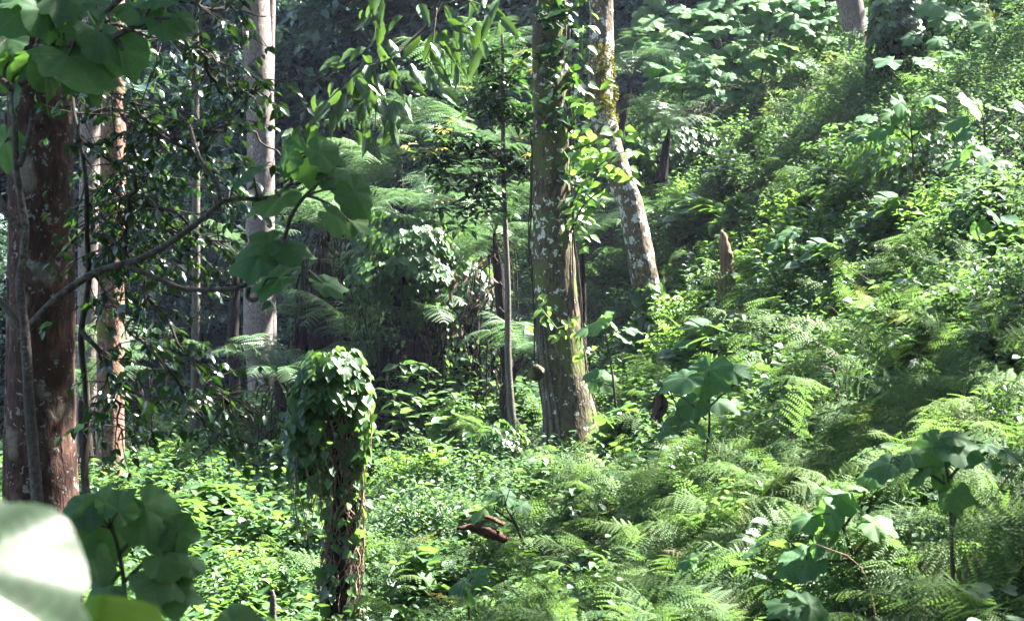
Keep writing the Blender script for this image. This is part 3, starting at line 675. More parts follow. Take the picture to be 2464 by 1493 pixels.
# broad leaved plant in the near left corner
broad_plant('broad_leaved_plant', 'dark broad leaved plant low at the left, below the orange barked trunk', 5,
    [(262,1300,195,-.05,.8),(360,1265,190,.6,.9),(200,1240,120,-.6,.9),(255,1215,90,.1,-1),(290,1235,110,.4,-.6),(430,1300,110,.3,1),(215,1370,150,-.5,1),(400,1360,130,1,.2),(380,1410,150,1,.4),(460,1370,90,.9,.3),(250,1440,130,-.5,.3),(170,1290,110,-.9,.7),(420,1440,110,.9,.2)],
    [[(304,1620),(300,1500),(298,1400),(280,1300),(266,1270)],[(298,1400),(340,1360),(380,1350),(430,1360)],[(300,1460),(360,1430),(420,1440)],[(290,1330),(330,1280),(350,1240)]], rad=.01, seed=5, face=1.0)
t = thing('broad_leaf', at(40, 1560, 1.55), 'huge out of focus pale sunlit leaf filling the bottom left corner', 'leaf')
wl = leaf_mesh(T_big(9, 0, .25), .5, M_white)
leaf_obj(t, wl, at(-135, 1375, 1.55), (.8, .1, -.35), (.1, -.75, .7), .22, name='blade')
G = Geo(); tube(G, smooth_path([at(-135, 1375, 1.55), at(-150, 1600, 1.6), at(-160, 2000, 1.6), at(-160,3200,1.6)], 12), .004, 6); child('petiole', G, M_stem, t)
t = thing('broad_leaf', at(230, 1560, 1.9), 'blurred lime green leaf edge along the bottom beside the huge pale leaf', 'leaf')
leaf_obj(t, leaf_mesh(T_big(10, 0, .3), .5, M_lime), at(215, 1590, 1.9), (1, .1, -.1), (-.1, -.8, .6), .17, name='blade')
G = Geo(); tube(G, smooth_path([at(215, 1590, 1.9), at(140, 1700, 1.9), at(140,3000,1.9)], 12), .003, 6); child('petiole', G, M_stem, t)
t = thing('broad_leaf', at(590, 1600, 5), 'single rounded green leaf poking up at the bottom edge left of the vine stump', 'leaf')
leaf_obj(t, BIGM[1][2], at(560, 1500, 5), (.9, .1, .2), (0, -.9, .5), 110*mpp(5), name='blade')
G = Geo(); tube(G, smooth_path([at(560, 1500, 5), at(570, 1620, 5), at(575, 2100, 5)], 10), .004, 6); child('petiole', G, M_stem, t)
# plants on the right hand slope
BP = [
 ('sunlit broad leaved plant with whitish leaves high on the right slope', 20, [(2170,262,85,.3,1),(2115,322,95,-.8,.6),(2200,285,95,.7,.7),(2250,262,90,1,.3),(2225,325,85,1,.7),(2060,335,75,-1,.4),(2145,285,80,-.2,1),(2290,310,75,1,.5),(2085,290,70,-.8,.2),(2250,365,60,.8,.7),(2240,240,70,.5,0)], [[(2200,440),(2195,350),(2190,280)],[(2195,340),(2150,300),(2120,305)],[(2195,330),(2240,300),(2280,300)]]),
 ('broad leaved plant near the right edge, right of the sunlit whitish leaved one', 20, [(2340,265,95,.2,.8),(2300,300,80,-.9,.5),(2400,270,80,1,.3),(2320,330,75,-.6,.8),(2430,320,90,1,.4),(2450,260,70,1,.2)], [[(2365,430),(2370,340),(2365,280)],[(2370,330),(2420,290),(2440,280)]]),
 ('shaded plant with round leaves below the right edge pair of broad leaved plants', 19, [(2320,375,80,-.3,1),(2420,395,60,.4,.3),(2370,380,70,.6,.8),(2290,400,60,-.8,.6)], [[(2350,480),(2345,420),(2345,380)]]),
 ('broad leaved plant with a dead brown leaf hanging from it, right of the mossy trunk', 14, [(1705,915,130,-.2,1),(1640,925,110,-1,.6),(1770,905,100,1,.35),(1735,980,100,.9,.5),(1665,985,110,-.8,.7),(1640,1010,100,-1,.3),(1600,1045,90,-.7,.4),(1690,1040,90,.4,.5),(1720,890,80,.5,.2)], [[(1690,1160),(1706,1040),(1706,960),(1706,900)],[(1700,1010),(1650,960),(1620,950)],[(1704,980),(1760,930),(1780,920)],[(1700,1040),(1640,1020),(1600,1040)]]),
 ('wide crowned plant with a holed grey green leaf on the lower right slope', 11, [(2245,1095,130,-.3,.8),(2310,1090,150,1,.5),(2385,1115,100,1,.35),(2180,1110,120,-1,.4),(2130,1130,110,-1,.5),(2270,1160,110,.3,1),(2380,1080,90,.9,-.1),(2300,1060,90,.6,-.1),(2300,1210,100,.1,1),(2210,1155,100,-.6,.9),(2430,1100,80,1,.3)], [[(2296,1440),(2290,1300),(2285,1180),(2275,1110)],[(2285,1170),(2220,1130),(2170,1110)],[(2284,1150),(2330,1100),(2370,1090)],[(2290,1290),(2300,1230),(2300,1200)]]),
 ('dark stemmed plant with drooping broad leaves below left of the holed leaf plant', 11, [(1990,1255,130,-.5,1),(2030,1215,110,.8,.6),(1940,1260,100,-1,.6),(2110,1275,120,.9,.5),(1930,1370,150,-.8,.4),(2090,1370,110,.6,.6),(2060,1180,100,.6,.1),(2100,1150,110,-.7,.4),(1960,1330,100,-.4,.9),(2020,1320,110,.2,1)], [[(2075,1420),(2050,1330),(2030,1270),(2020,1220)],[(2055,1345),(1990,1350),(1950,1360)],[(2052,1340),(2090,1290),(2110,1270)],[(2030,1270),(2080,1190)]]),
 ('upright plant with round leaves on a dark stem between the two lichened trunks', 20.5, [(1440,785,90,-.6,.6),(1470,780,70,.4,.4),(1500,820,85,.7,.5),(1520,800,70,1,.3),(1410,800,60,-1,.5),(1450,925,80,.3,.4),(1420,905,75,-.7,.4),(1430,930,70,-.4,.9)], [[(1482,985),(1474,900),(1462,830),(1455,790)],[(1478,930),(1450,920)]]),
 ('small broad leaved plant beside the rotten log at the lower centre', 15, [(1215,1205,90,.4,.8),(1160,1235,90,-.8,.6),(1185,1200,70,-.6,.3),(1260,1225,70,1,.3),(1230,1180,50,.5,0)], [[(1262,1310),(1240,1260),(1215,1215)],[(1240,1260),(1190,1225)]]),
 ('grey green broad leaved plant right of the broken snag', 22, [(1865,592,75,-.6,.4),(1900,565,70,-.9,.2),(1905,590,80,1,.5),(1860,640,60,-.5,.5),(1930,600,60,.9,.4)], [[(1900,700),(1895,640),(1890,590)]]),
 ('broad leaves poking through bracken at the bottom centre right', 10, [(1010+100,1410,80,-.7,.5),(1150,1395,70,.7,.5),(1120,1440,60,.1,1)], [[(1130,1540),(1128,1450),(1125,1405)]]),
 ('pale broad leaved plant in the bracken just left of the dark stemmed plant', 12, [(1650,1300+60,80,-.5,.5),(1690,1370,90,.7,.6),(1720,1340,70,.5,.2)], [[(1700,1470),(1690,1400),(1685,1350)]]),
 ('pale pointed leaf plant at the bottom edge right of centre', 9.5, [(1960,1480,120,.5,.5),(1890,1470,110,-.6,.4),(1920,1440,80,.1,.3)], [[(1930,1600),(1925,1520),(1922,1460)]]),
 ('broad leaved plant half under the feathery growth above the middle right', 17, [(2335,600-70,70,-.3,.5),(2390,520,80,.6,.4),(2360,560,70,.2,.9)], [[(2370,660),(2365,580),(2362,530)]]),
]
for i, (lab, y, lv, st) in enumerate(BP):
    y = min(y, ray_y(*st[0][0])); lv = [(a[0], a[1], a[2]*.85)+tuple(a[3:4])+(a[4]*.6,) for a in lv]
    broad_plant('broad_leaved_plant', lab, y, lv, [st[0]]+st[1:], seed=20+i, rad=.012 if y < 15 else .016, face=.38)
# dead leaf hanging beside the plant
t = thing('dead_leaf', at(1585, 935, 14), 'shrivelled dark brown leaf hanging on a bent stalk right of the mossy trunk foot', 'dead leaf'); G = Geo()
tube(G, smooth_path([at(1640, 1010, 14), at(1612, 940, 14), at(1592, 930, 14), at(1584, 950, 14)], 12), .005, 5); child('stalk', G, M_stem, t); G = Geo()
for k in range(9):
    c = at(1580+k*1.8, 945+5*math.sin(k), 14+rr.normal(0, .02)); inst(G, T_long(.2, k)[:2], c[None], np.array([[rr.normal(0, .12), rr.normal(0, .1), -1]]), rr.normal(0, 1, (1, 3)), .2, .1+.4*rr.random(1))
child('blade', G, M_dead, t)
# ridge and top right shrubs: random plants made of stem + broad leaves, copied by hand
def ridge_plant(u, v, y, n, sz, spread, label, group, seed):
    r = np.random.default_rng(seed); lv = []; st = [[(u, v+spread*1.5), (u+r.normal(0, 8), v+spread*.5), (u+r.normal(0, 10), v-spread*.3)]]
    for k in range(3):
        e = (u+r.normal(0, spread*.7), v+r.normal(0, spread*.4)); st.append([(u, v+spread*.6), ((u+e[0])/2, (v+e[1])/2+8), e])
    for k in range(n): lv.append((u+r.normal(0, spread), v+r.normal(0, spread*.62), sz*r.uniform(.6, 1.2)))
    broad_plant('broad_leaved_shrub', label, y, lv, st, cat='shrub', group=group, seed=seed, rad=.02, face=.4)
g1, l1 = 'broad leaved shrubs along the ridge', 'broad leaved shrub with overlapping leaves along the ridge left of the smooth grey brown trunk'
for k, (u, v, y) in enumerate([(1600,110,36),(1660,80,36.5),(1720,45,37),(1790,60,36.5),(1850,30,36),(1900,80,36),(1960,40,36.5),(1640,170,35),(1740,130,35.5),(1830,130,35.5),(1990,100,36.6),(1770,10,37),(1930,0,37),(1700,195,35),(1800,200,35.5),(1590,60,38)]):
    ridge_plant(u, v, y, 15, 56, 46, l1, g1, 100+k)
g2, l2 = 'broad leaved shrubs at the top right', 'broad leaved shrub in the shaded thicket at the top right corner'
for k, (u, v, y) in enumerate([(2250,20,30),(2300,90,29),(2380,60,28),(2440,20,28),(2430,140,26),(2350,170,26),(2280,190,27.5),(2460,210,25),(2330,10,30),(2400,215,25)]):
    ridge_plant(u, v, y, 12, 70, 55, l2, g2, 140+k)

# ---------------------------------------------------------------- vine covered stump, thickets
def vine_shell(G, c, rad, n, size, r, lower=-.2, T=HT, down=.9):
    q = unit(r.normal(0, 1, (n*3, 3))); q = q[q[:, 2] > lower][:n]; k = len(q)
    rr_ = 1+.14*np.sin(q[:, 0]*7+c[0])+.12*np.sin(q[:, 2]*9+q[:, 1]*5)+r.normal(0, .07, k)
    P = c+q*np.array(rad)*rr_[:, None]; D = q*np.array([1, 1, .2])*.7+np.array([0, 0, -down])+r.normal(0, .28, (k, 3)); N = q+np.array([0, -.1, .55])+r.normal(0, .2, (k, 3))
    inst(G, T, P, D, N, size*r.uniform(.6, 1.2, k))
def strands(G, Gs, c, rad, n, ln, size, r, sr=.004):
    for i in range(n):
        a = r.random()*2*PI; p = c+np.array([math.cos(a)*rad[0], math.sin(a)*rad[1], r.normal(0, .1)]); l = ln*r.uniform(.4, 1.1); m = max(4, int(l/.07))
        t = np.linspace(0, 1, m); P = p+np.stack([.08*np.sin(t*3+a)*l, .05*np.cos(t*4+a)*l, -t*l], -1); tube(Gs, P, sr, 4, cap=False)
        if size: b = r.random(m)*2*PI; inst(G, HT, P+r.normal(0, .03, (m, 3)), np.stack([np.cos(b)*.6, np.sin(b)*.6, -np.ones(m)], -1), np.stack([np.cos(b)*.8, np.sin(b)*.8-.3, np.ones(m)*.6], -1), size*r.uniform(.5, 1.1, m)*(1-.4*t))
YS = 14
t = thing('vine_covered_stump', at(822, 1560, YS), 'tall dead stump wrapped in dry roots with a sunlit heart leaved vine cap', 'stump'); r = np.random.default_rng(3)
G = Geo(); P, q = img_path([(818,1620,44),(820,1450,40),(826,1300,36),(832,1150,30),(828,1000,30),(815,900,28),(800,870,14)], YS, 60); tube(G, P, q, 22, .22, 3); SPp, SPr = P, q
child('stump', G, M_fibre, t); G = Geo()
for k in range(90):
    a0 = r.random()*2*PI; v0 = r.uniform(950, 1560); ln = r.uniform(120, 420); vs = np.arange(v0, max(v0-ln, 880), -18)
    if len(vs) < 3: continue
    pts = [on_trunk(SPp, SPr, zv(v, YS), a0+.5*math.sin(v*.013+k)+(v0-v)*.0015*r.normal(), .015+.03*abs(math.sin(v*.03+k))) for v in vs]; tube(G, pts, r.uniform(.003, .008), 5, .2, k)
child('dry_vine_stems', G, M_fiblt, t)
G, Gs = Geo(), Geo()
vine_shell(G, at(785, 945, YS), (.205, .23, .27), 560, .088, r, -.5); vine_shell(G, at(830, 900, YS), (.15, .2, .16), 330, .085, r, -.5); vine_shell(G, at(740, 1010, YS), (.15, .2, .2), 160, .1, r, -.9); vine_shell(G, at(795, 885, YS-.05), (.2, .2, .1), 170, .1, r, -.1); vine_shell(G, at(728, 1070, YS), (.1, .16, .2), 130, .09, r, -1); vine_shell(G, at(872, 1010, YS), (.05, .12, .28), 90, .1, r, -1); vine_shell(G, at(770, 1140, YS), (.1, .12, .12), 60, .08, r, -1)
strands(G, Gs, at(775, 1030, YS), (.2, .22), 26, .45, .09, r); strands(G, Gs, at(860, 930, YS), (.05, .12), 10, 1.1, .1, r); strands(G, Gs, at(760, 1080, YS), (.13, .2), 16, .7, .085, r)
for v in range(1080, 1500, 14):
    for s in range(3): a = r.uniform(-2.9, .5); c = on_trunk(SPp, SPr, zv(v, YS), a, .04); inst(G, HT, *leaf_cloud([c], .03, 1+int(r.random() < .5), .085, r, .8))
child('vine_leaves', G, M_vine, t); child('vine_strands', Gs, M_fiblt, t)

def thicket(label, c, rad, n, size, ln, ns, r, trunkw=.17, name='vine_draped_tree', group=None):
    g = gz(c[0], c[1]); t = thing(name, (c[0], c[1], g), label, 'tree', group); G, Gs, Gt = Geo(), Geo(), Geo()
    for k in range(3):
        x = r.normal(0, rad[0]*.35); tube(Gt, smooth_path([(c[0]+x, c[1]+.2*k, g-.2), (c[0]+x*.8+.1, c[1], (g+c[2])/2), (c[0]+x*.3, c[1], c[2]+.1)], 14), np.linspace(trunkw*.5, trunkw*.25, 14), 10, .2, k)
    vine_shell(G, c, rad, n, size, r, -.25); vine_shell(G, c-np.array([0, 0, rad[2]*.3]), tuple(.75*x for x in rad), n//3, size, r, -.6)
    strands(G, Gs, c-np.array([0, 0, rad[2]*.1]), (rad[0]*.9, rad[1]*.9), ns, ln, size*.9, r); strands(G, Gs, c-np.array([0, 0, rad[2]*.2]), (rad[0]*.6, rad[1]*.6), int(ns*.6), (c[2]-g)*.8, 0, r, .006)
    child('trunk', Gt, M_tft, t); child('vine_leaves', G, M_vine, t); 
    if Gs.n: child('hanging_stems', Gs, M_fibre, t)
    return t
r = np.random.default_rng(9)
thicket('dark tree smothered in a rounded cap of heart leaved vines behind the vine stump', at(965, 640, 26), (.75, .7, .62), 2000, .11, 1.3, 60, r)
thicket('low vine smothered dark trunk on the right of the rounded vine cap', at(1105, 705, 27), (.6, .6, .4), 700, .11, 1.2, 40, r)
thicket('dark leafy vine draped trunk against the left of the smothered trees', at(800, 700, 29), (.6, .6, .6), 900, .1, 1.6, 50, r, .2)
thicket('dark vine column standing at the top right below the grey brown trunk', at(2160, 70, 30), (.42, .5, .6), 1300, .11, 1.6, 60, r, .4)
thicket('vine hung dark mound behind the leaning lichened trunk', at(1600, 370, 34), (.9, .7, .5), 1100, .12, .9, 40, r, .3)
thicket('low creeper covered stub at the foot of the thin sapling', at(1190, 1060, 22.6), (.3, .3, .2), 320, .1, .7, 26, r, .15, 'vine_covered_stub')
thicket('creeper hung bush under the sunlit broad leaves on the right slope', at(2210, 400, 21), (.75, .6, .35), 900, .085, .25, 0, r, .15, 'vine_covered_stub')

# ---------------------------------------------------------------- tree ferns
TF = []
for k in range(5):
    v, f, q = frond(1.0, 22, 11, .24, .55+.15*k, .55+.12*k, 50+k, 'tree', fwd=.15); G = Geo(); G.add(v, f, q); TF.append(G.mesh('frond', M_tfern))
def tree_fern(label, u, v, y, L, n, seed, trunk=.09, skirt=0, el=(-.1, .5), az=None, group=None):
    r = np.random.default_rng(seed); c = at(u, v, y); g = gz(c[0], c[1]); z0 = min(g, c[2]-.3)
    t = thing('tree_fern', (c[0], c[1], z0), label, 'tree fern', group); G = Geo()
    P = smooth_path([(c[0]+r.normal(0, .15), c[1], z0-.1), (c[0]+r.normal(0, .08), c[1]+.05, (z0+c[2])/2), tuple(c)], 24); tube(G, P, np.linspace(trunk*1.1, trunk*.75, 24)*np.concatenate([np.ones(19), (.95, .85, .7, .5, .3)]), 12, .25, seed); child('trunk', G, M_tft, t)
    if skirt:
        G = Geo()
        for k in range(skirt):
            a = r.random()*2*PI; s = r.uniform(.3, 1); z = c[2]-r.uniform(0, .7)*(c[2]-z0); l = r.uniform(.4, 1.3)
            p = np.array([c[0]+math.cos(a)*trunk, c[1]+math.sin(a)*trunk, z]); tube(G, smooth_path([p, p+np.array([math.cos(a)*.2*s, math.sin(a)*.2*s, -.1*l]), p+np.array([math.cos(a)*.28*s, math.sin(a)*.28*s, -l])], 7), np.linspace(.012, .004, 7), 4)
        child('dead_frond_skirt', G, M_fibre, t)
    for k in range(n):
        a = (k+r.uniform(-.3, .3))/n*2*PI if az is None else az[k % len(az)]+r.normal(0, .12)
        o = obj('frond', TF[r.integers(5)], t, (0, 0, c[2]-z0)); e = r.uniform(*el)
        o.rotation_euler = (e, r.normal(0, .12), a-PI/2); o.scale = (L*r.uniform(.8, 1.1),)*3
    return t
TFS = [('large tree fern with a flat pale frond spreading left under the drooping branch', 1130,250,31,2.0,12,1,.1,0),
 ('bright tree fern catching sun above the thin sapling', 1190,150,30,1.2,10,2,.07,0),
 ('tree fern spreading banded fronds right of the leaning lichened trunk', 1520,185,34,1.5,11,3,.08,0),
 ('pale green tree fern left of the rounded vine cap', 905,455,29,1.35,12,4,.12,60),
 ('tree fern with broad fronds right above the rounded vine cap', 1040,510,27,1.3,12,5,.1,40),
 ('tree fern with one pale greyish frond beside the thin sapling', 1190,560,25,1.25,11,6,.09,30),
 ('tree fern between the two lichened trunks', 1400,590,28,1.3,12,7,.05,0),
 ('tree fern behind the leaning lichened trunk on its right', 1600,540,32,1.2,11,8,.08,0),
 ('dark trunked tree fern left of the vine draped trees', 775,560,28,1.3,12,9,.2,120),
 ('tree fern with drooping fronds by the pinkish grey twin trunk', 730,770,28,1.1,9,10,.1,50),
 ('low tree fern left of the vine stump cap', 665,915,25,1.15,10,11,.09,20),
 ('tree fern arching a bright frond right of the orange trunk', 320,870,26,1.3,10,12,.09,20),
 ('low tree fern with a bright flat frond behind the thin sapling', 1260,850,24.5,1.05,9,13,.08,0),
 ('tree fern crown left of the pinkish grey trunk', 570,620,34,1.3,10,14,.1,0),
 ('shaded tree fern over the dark hollow at the centre', 1120,800,27,1.2,10,15,.12,60),
 ('tree fern at the far left beyond the thick trunk', 195,960,22,1.0,9,16,.09,20),
 ('pale tree fern below the drooping branch', 960,330,32,1.5,11,17,.09,0),
 ('shaded tree fern low in the hollow left of the vine draped trees', 850,820,27,1.3,11,19,.12,40),
 ('tree fern with dark fronds low under the rounded vine cap', 1000,800,26,1.2,11,20,.12,40),
 ('dark tree fern high in the hollow between the sapling and the rounded vine cap', 1110,640,28,1.5,12,21,.1,20),
 ('tall dark tree fern above the dark trunks of the hollow', 840,560,27.5,1.6,13,22,.12,30),
 ('tree fern with long fronds behind the thin sapling crown', 1120,400,29,1.6,12,23,.1,0),
 ('dark low tree fern behind the vine stump cap', 900,880,26,1.0,10,24,.1,10),
 ('small tree fern half hidden in the ridge bushes', 1610,310,33,1.1,10,18,.08,0)]
for (lab, u, v, y, L, n, sd, tr, sk) in TFS: tree_fern(lab, u, v, y, L, n, sd, tr, sk)
# dark dead frond hanging trunks of the hollow
for k, (u, v, y, w) in enumerate([(790,600,30,.17),(850,640,31,.12),(950,720,28,.15),(1040,740,28.5,.14),(1090,760,29,.1),(880,760,28,.07)]):
    c = at(u, v, y); g = gz(c[0], c[1]); t = thing('tree_fern', (c[0], c[1], g), 'dark shaggy tree fern trunk hung with dead fronds in the hollow behind the vine stump', 'tree fern', 'shaggy dark tree ferns in the hollow'); G, Gf = Geo(), Geo()
    tube(G, smooth_path([(c[0]+.1*k*(-1)**k*.5, c[1], g-.2), (c[0], c[1]+.1, (c[2]+g)/2), tuple(c+np.array([0, 0, .6]))], 20), np.linspace(w, .035, 20)*np.concatenate([np.ones(12), np.linspace(1, .5, 8)]), 12, .3, k); child('trunk', G, M_tft, t)
    for i in range(9):
        o = obj('frond', TF[rr.integers(5)], t, (0, 0, c[2]+.55-g)); o.rotation_euler = (rr.uniform(-.5, .3), rr.normal(0, .12), i*.7+rr.random()*.4); o.scale = (rr.uniform(.8, 1.2),)*3
    for i in range(110):
        a = rr.random()*2*PI; z = rr.uniform(g+.3, c[2]+.3); l = rr.uniform(.3, 1.2); p = np.array([c[0]+math.cos(a)*w*.9, c[1]+math.sin(a)*w*.9, z]); tube(Gf, smooth_path([p, p+np.array([math.cos(a)*.12, math.sin(a)*.12, -.3*l]), p+np.array([math.cos(a)*.1, math.sin(a)*.12, -l])], 6), .009, 4, cap=False)
    child('hanging_fibre', Gf, M_fibre, t)

# ---------------------------------------------------------------- individual bracken plants
FRM = []
for k in range(5):
    v, f, q = frond(.95, 15, 12, .36, .9+.1*k, .8+.1*k, 80+k); G = Geo(); G.add(v, f, q); FRM.append(G.mesh('frond', M_fern))
r = np.random.default_rng(21)
FP = [(1160,1020,20.5,.8,'sunlit bracken plant fanning out left of the mossy trunk foot'),(950,1470,11,.75,'bracken plant beside the foot of the vine stump'),
 (2180,1450,8.6,.8,'near bracken plant with curled tips at the bottom right'),(2240,1330,9.6,.9,'dark green bracken plant hanging under the dark stemmed broad plant'),(1380,1120,19,.8,'bright bracken plant directly below the mossy trunk')]
XS = [(1500,1180),(1700,1240),(1830,1330),(1420,1330),(1560,1420),(1720,1480),(2420,1330),(2380,1450),(2440,900),(2360,930),(2250,830),(2120,760),(2330,720),(2420,1230),(1860,880),(1980,960),(2080,1020),(1750,800),(1880,740),(1500,940),(1600,890),(2220,590),(2150,660),(1300,1250),(1350,1440),(1200,1470),(2000,1080),(1850,1130),(2330,1010),(2460,1060),(1460,1260),(1620,1130),(2260,980),(1780,1010)]
def fern_plant(u, v, y, L, label, group, seed):
    r = np.random.default_rng(seed); c = at(u, v, y); t = thing('bracken_fern', c, label, 'fern', group)
    for k in range(6):
        o = obj('frond', FRM[r.integers(5)], t, (r.normal(0, .05), r.normal(0, .05), -.1)); o.rotation_euler = (r.uniform(-.25, .3), r.normal(0, .2), r.normal(PI*.6, 1.3)); o.scale = (L*r.uniform(.7, 1.15),)*3
for i, (u, v, y, L, lab) in enumerate(FP): fern_plant(u, v+15, min(y, ray_y(u, v+15)), L*.7, lab, None, i)
for i, (u, v) in enumerate(XS): fern_plant(u, v+20, ray_y(u, v+20), .38+.022*ray_y(u, v+20), 'bracken fern rising out of the fern cover on the right slope', 'bracken ferns on the right slope', 50+i)

# ---------------------------------------------------------------- leafy shrubs in the undergrowth
def shrub_mesh(seed, n, H, W, size, T, mat, per=8):
    r = np.random.default_rng(seed); G, Gs = Geo(), Geo()
    for k in range(n):
        a = r.random()*2*PI; R0 = W*math.sqrt(r.random()); top = np.array([math.cos(a)*R0, math.sin(a)*R0, H*r.uniform(.5, 1)*(1-.35*(R0/W)**2)])
        P = smooth_path([(0, 0, -.1), tuple(top*np.array([.4, .4, .5])), tuple(top)], 9); tube(Gs, P, np.linspace(.008, .002, 9), 4, cap=False)
        for q in (5, 6, 7, 8):
            spray(G, P[q], per//2+1, size, r, T=T, drp=.25)
    return G.mesh('leaves', mat), Gs.mesh('stems', M_stem)
SHB = [shrub_mesh(1, 26, .75, .42, .085, OV, M_bright), shrub_mesh(2, 26, .8, .45, .10, OVN, M_vine), shrub_mesh(3, 22, .9, .4, .12, OV, M_cover), shrub_mesh(4, 16, .7, .35, .16, HT, M_vine, 6)]
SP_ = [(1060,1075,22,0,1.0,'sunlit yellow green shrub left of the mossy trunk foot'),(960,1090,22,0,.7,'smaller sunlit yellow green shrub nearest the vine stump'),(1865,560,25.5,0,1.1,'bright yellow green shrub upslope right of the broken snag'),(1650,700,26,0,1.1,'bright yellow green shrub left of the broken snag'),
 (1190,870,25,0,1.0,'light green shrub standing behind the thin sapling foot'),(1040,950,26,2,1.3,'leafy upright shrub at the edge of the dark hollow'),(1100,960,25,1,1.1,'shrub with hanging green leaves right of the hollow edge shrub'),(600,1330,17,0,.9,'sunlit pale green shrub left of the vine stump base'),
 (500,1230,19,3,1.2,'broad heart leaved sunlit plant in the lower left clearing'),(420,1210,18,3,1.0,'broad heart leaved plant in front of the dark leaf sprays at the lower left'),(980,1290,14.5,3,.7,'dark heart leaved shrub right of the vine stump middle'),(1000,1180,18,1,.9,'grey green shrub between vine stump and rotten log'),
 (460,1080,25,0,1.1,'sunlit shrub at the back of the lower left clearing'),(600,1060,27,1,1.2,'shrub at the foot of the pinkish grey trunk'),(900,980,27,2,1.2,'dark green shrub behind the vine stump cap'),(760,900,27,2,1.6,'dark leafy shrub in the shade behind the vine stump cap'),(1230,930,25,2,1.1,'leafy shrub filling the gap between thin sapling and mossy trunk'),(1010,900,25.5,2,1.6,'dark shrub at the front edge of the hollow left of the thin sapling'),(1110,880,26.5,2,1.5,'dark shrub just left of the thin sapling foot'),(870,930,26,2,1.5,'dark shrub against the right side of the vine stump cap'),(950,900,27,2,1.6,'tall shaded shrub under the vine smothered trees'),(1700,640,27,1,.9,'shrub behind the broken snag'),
 (2010,1380,9.5,1,.6,'small leaved shrub in front of the dark stemmed broad plant'),(1350,880+70,23,1,.7,'shrub right at the back of the mossy trunk')]
GEN = [(u, v) for u, v in [(1750,400),(1850,380),(1650,430),(1950,480),(2050,450),(1600,600),(1750,560),(1980,600),(2080,560),(1700,300),(2250,480),(2150,520),(2380,480),(1900,640),(2050,700),(1820,300),(2000,330),(2420,650),(1560,440),(1680,500),(1450,620),(1520,700),(1620,780),(1700,840),(1800,800),(1950,560),(2100,640),(2200,700),(2300,760),(2420,780),(1900,460),(1780,480),(2000,400),(2080,360),(2300,430),(2440,560),(1650,520),(1560,560),(1580,880),(1500,1000),(1320,1150),(1150,1300),(1250,1400),(1400,1200),(1020,1440),(1130,1180),(1800,1180),(1900,1280),(2100,1180),(2400,1000),(1700,1100),(2200,860),(1980,840),(700,1150),(350,1300),(900,1150),(1100,1120),(900,1350),(1060,1380),(740,1300),(540,1440)]]
def shrub(u, v, y, k, s, label, group=None):
    y = min(y, ray_y(u, v+60)) if u > 1250 else y; s = s*min(1, .25+y/30)
    c = at(u, v, y); t = thing('shrub', (c[0], c[1], gz(c[0], c[1])), label, 'shrub', group, rr.random()*6)
    h = max(.3, min(1.2, (c[2]-gz(c[0], c[1]))+.35))
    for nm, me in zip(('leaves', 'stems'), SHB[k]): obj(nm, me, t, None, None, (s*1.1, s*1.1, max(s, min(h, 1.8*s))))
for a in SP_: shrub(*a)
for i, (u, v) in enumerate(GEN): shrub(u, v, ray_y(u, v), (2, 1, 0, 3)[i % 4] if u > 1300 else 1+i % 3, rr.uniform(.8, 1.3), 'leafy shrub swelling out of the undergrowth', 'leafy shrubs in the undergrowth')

# ---------------------------------------------------------------- dark leafy sprays in the shade at the left
t = thing('understorey_tree', at(205, 1330, 10), 'thin dark branched tree with small glossy leaves right of the thick left trunk', 'tree'); G, G2 = Geo(), Geo(); r = np.random.default_rng(31)
mains = [[(205,1330),(208,1100),(200,800),(215,560),(190,330),(170,120),(175,-60)],[(190,300),(250,260),(330,300),(420,340),(500,400),(560,470)],[(170,140),(240,200),(300,240),(360,300),(400,360)],[(208,560),(280,580),(330,640),(360,720),(420,800),(480,900),(560,960)],
 [(200,800),(240,850),(280,960),(290,1060)],[(190,330),(260,380),(330,430),(380,520),(440,600)],[(170,60),(260,60),(380,90),(480,120),(560,170)],[(200,640),(260,700),(320,800),(400,880),(470,990),(520,1050)],[(205,450),(300,470),(400,500),(480,560),(560,600)],[(170,-20),(300,-30),(450,10),(560,20),(640,40)],
 [(420,340),(480,330),(560,300),(620,330),(680,380)],[(330,430),(300,540),(310,640)],[(480,120),(540,230),(600,220),(650,190)],[(215,560),(260,480),(300,420)],[(470,990),(540,950),(620,1000)]]
for k, q in enumerate(mains):
    P = smooth_path([at(u, v, 10+.35*math.sin(i*1.3+k)) for i, (u, v) in enumerate(q)], 30); P[:, 0] += .012*np.sin(np.arange(30)*1.1+k); P[:, 2] += .012*np.sin(np.arange(30)*.9+2*k)
    tube(G, P, np.linspace(.024 if k == 0 else .013, .004, 30), 7, .1, k)
    for j in range(3 if k else 12, 30):
        if 560 < proj(P[j:j+1])[0][0] < 690 and r.random() < .75: continue
        for s in range(1+int(r.random()<.35)):
            d = unit(r.normal(0, 1, 3)*np.array([1, .6, .6])+np.array([.35, 0, -.35])); l = r.uniform(.12, .42); e = P[j]+d*l+np.array([0, 0, -.1*l]); W = smooth_path([P[j], P[j]+d*l*.5+r.normal(0, .02, 3), e], 7); tube(G, W, np.linspace(.004, .0015, 7), 4, cap=False)
            n = r.integers(4, 9) if not (k in (7, 3, 14) and j > 20) else 6; w = W[r.integers(2, 7, n)]; a = r.random(n)*2*PI
            D = np.stack([np.cos(a)*.7+d[0]*.5, np.sin(a)*.6, -.35-.5*r.random(n)], -1); N = np.stack([r.normal(0, .5, n), -.2+r.normal(0, .5, n), np.ones(n)*.7], -1); inst(G2, OV, w, D, N, r.uniform(.035, .085, n))
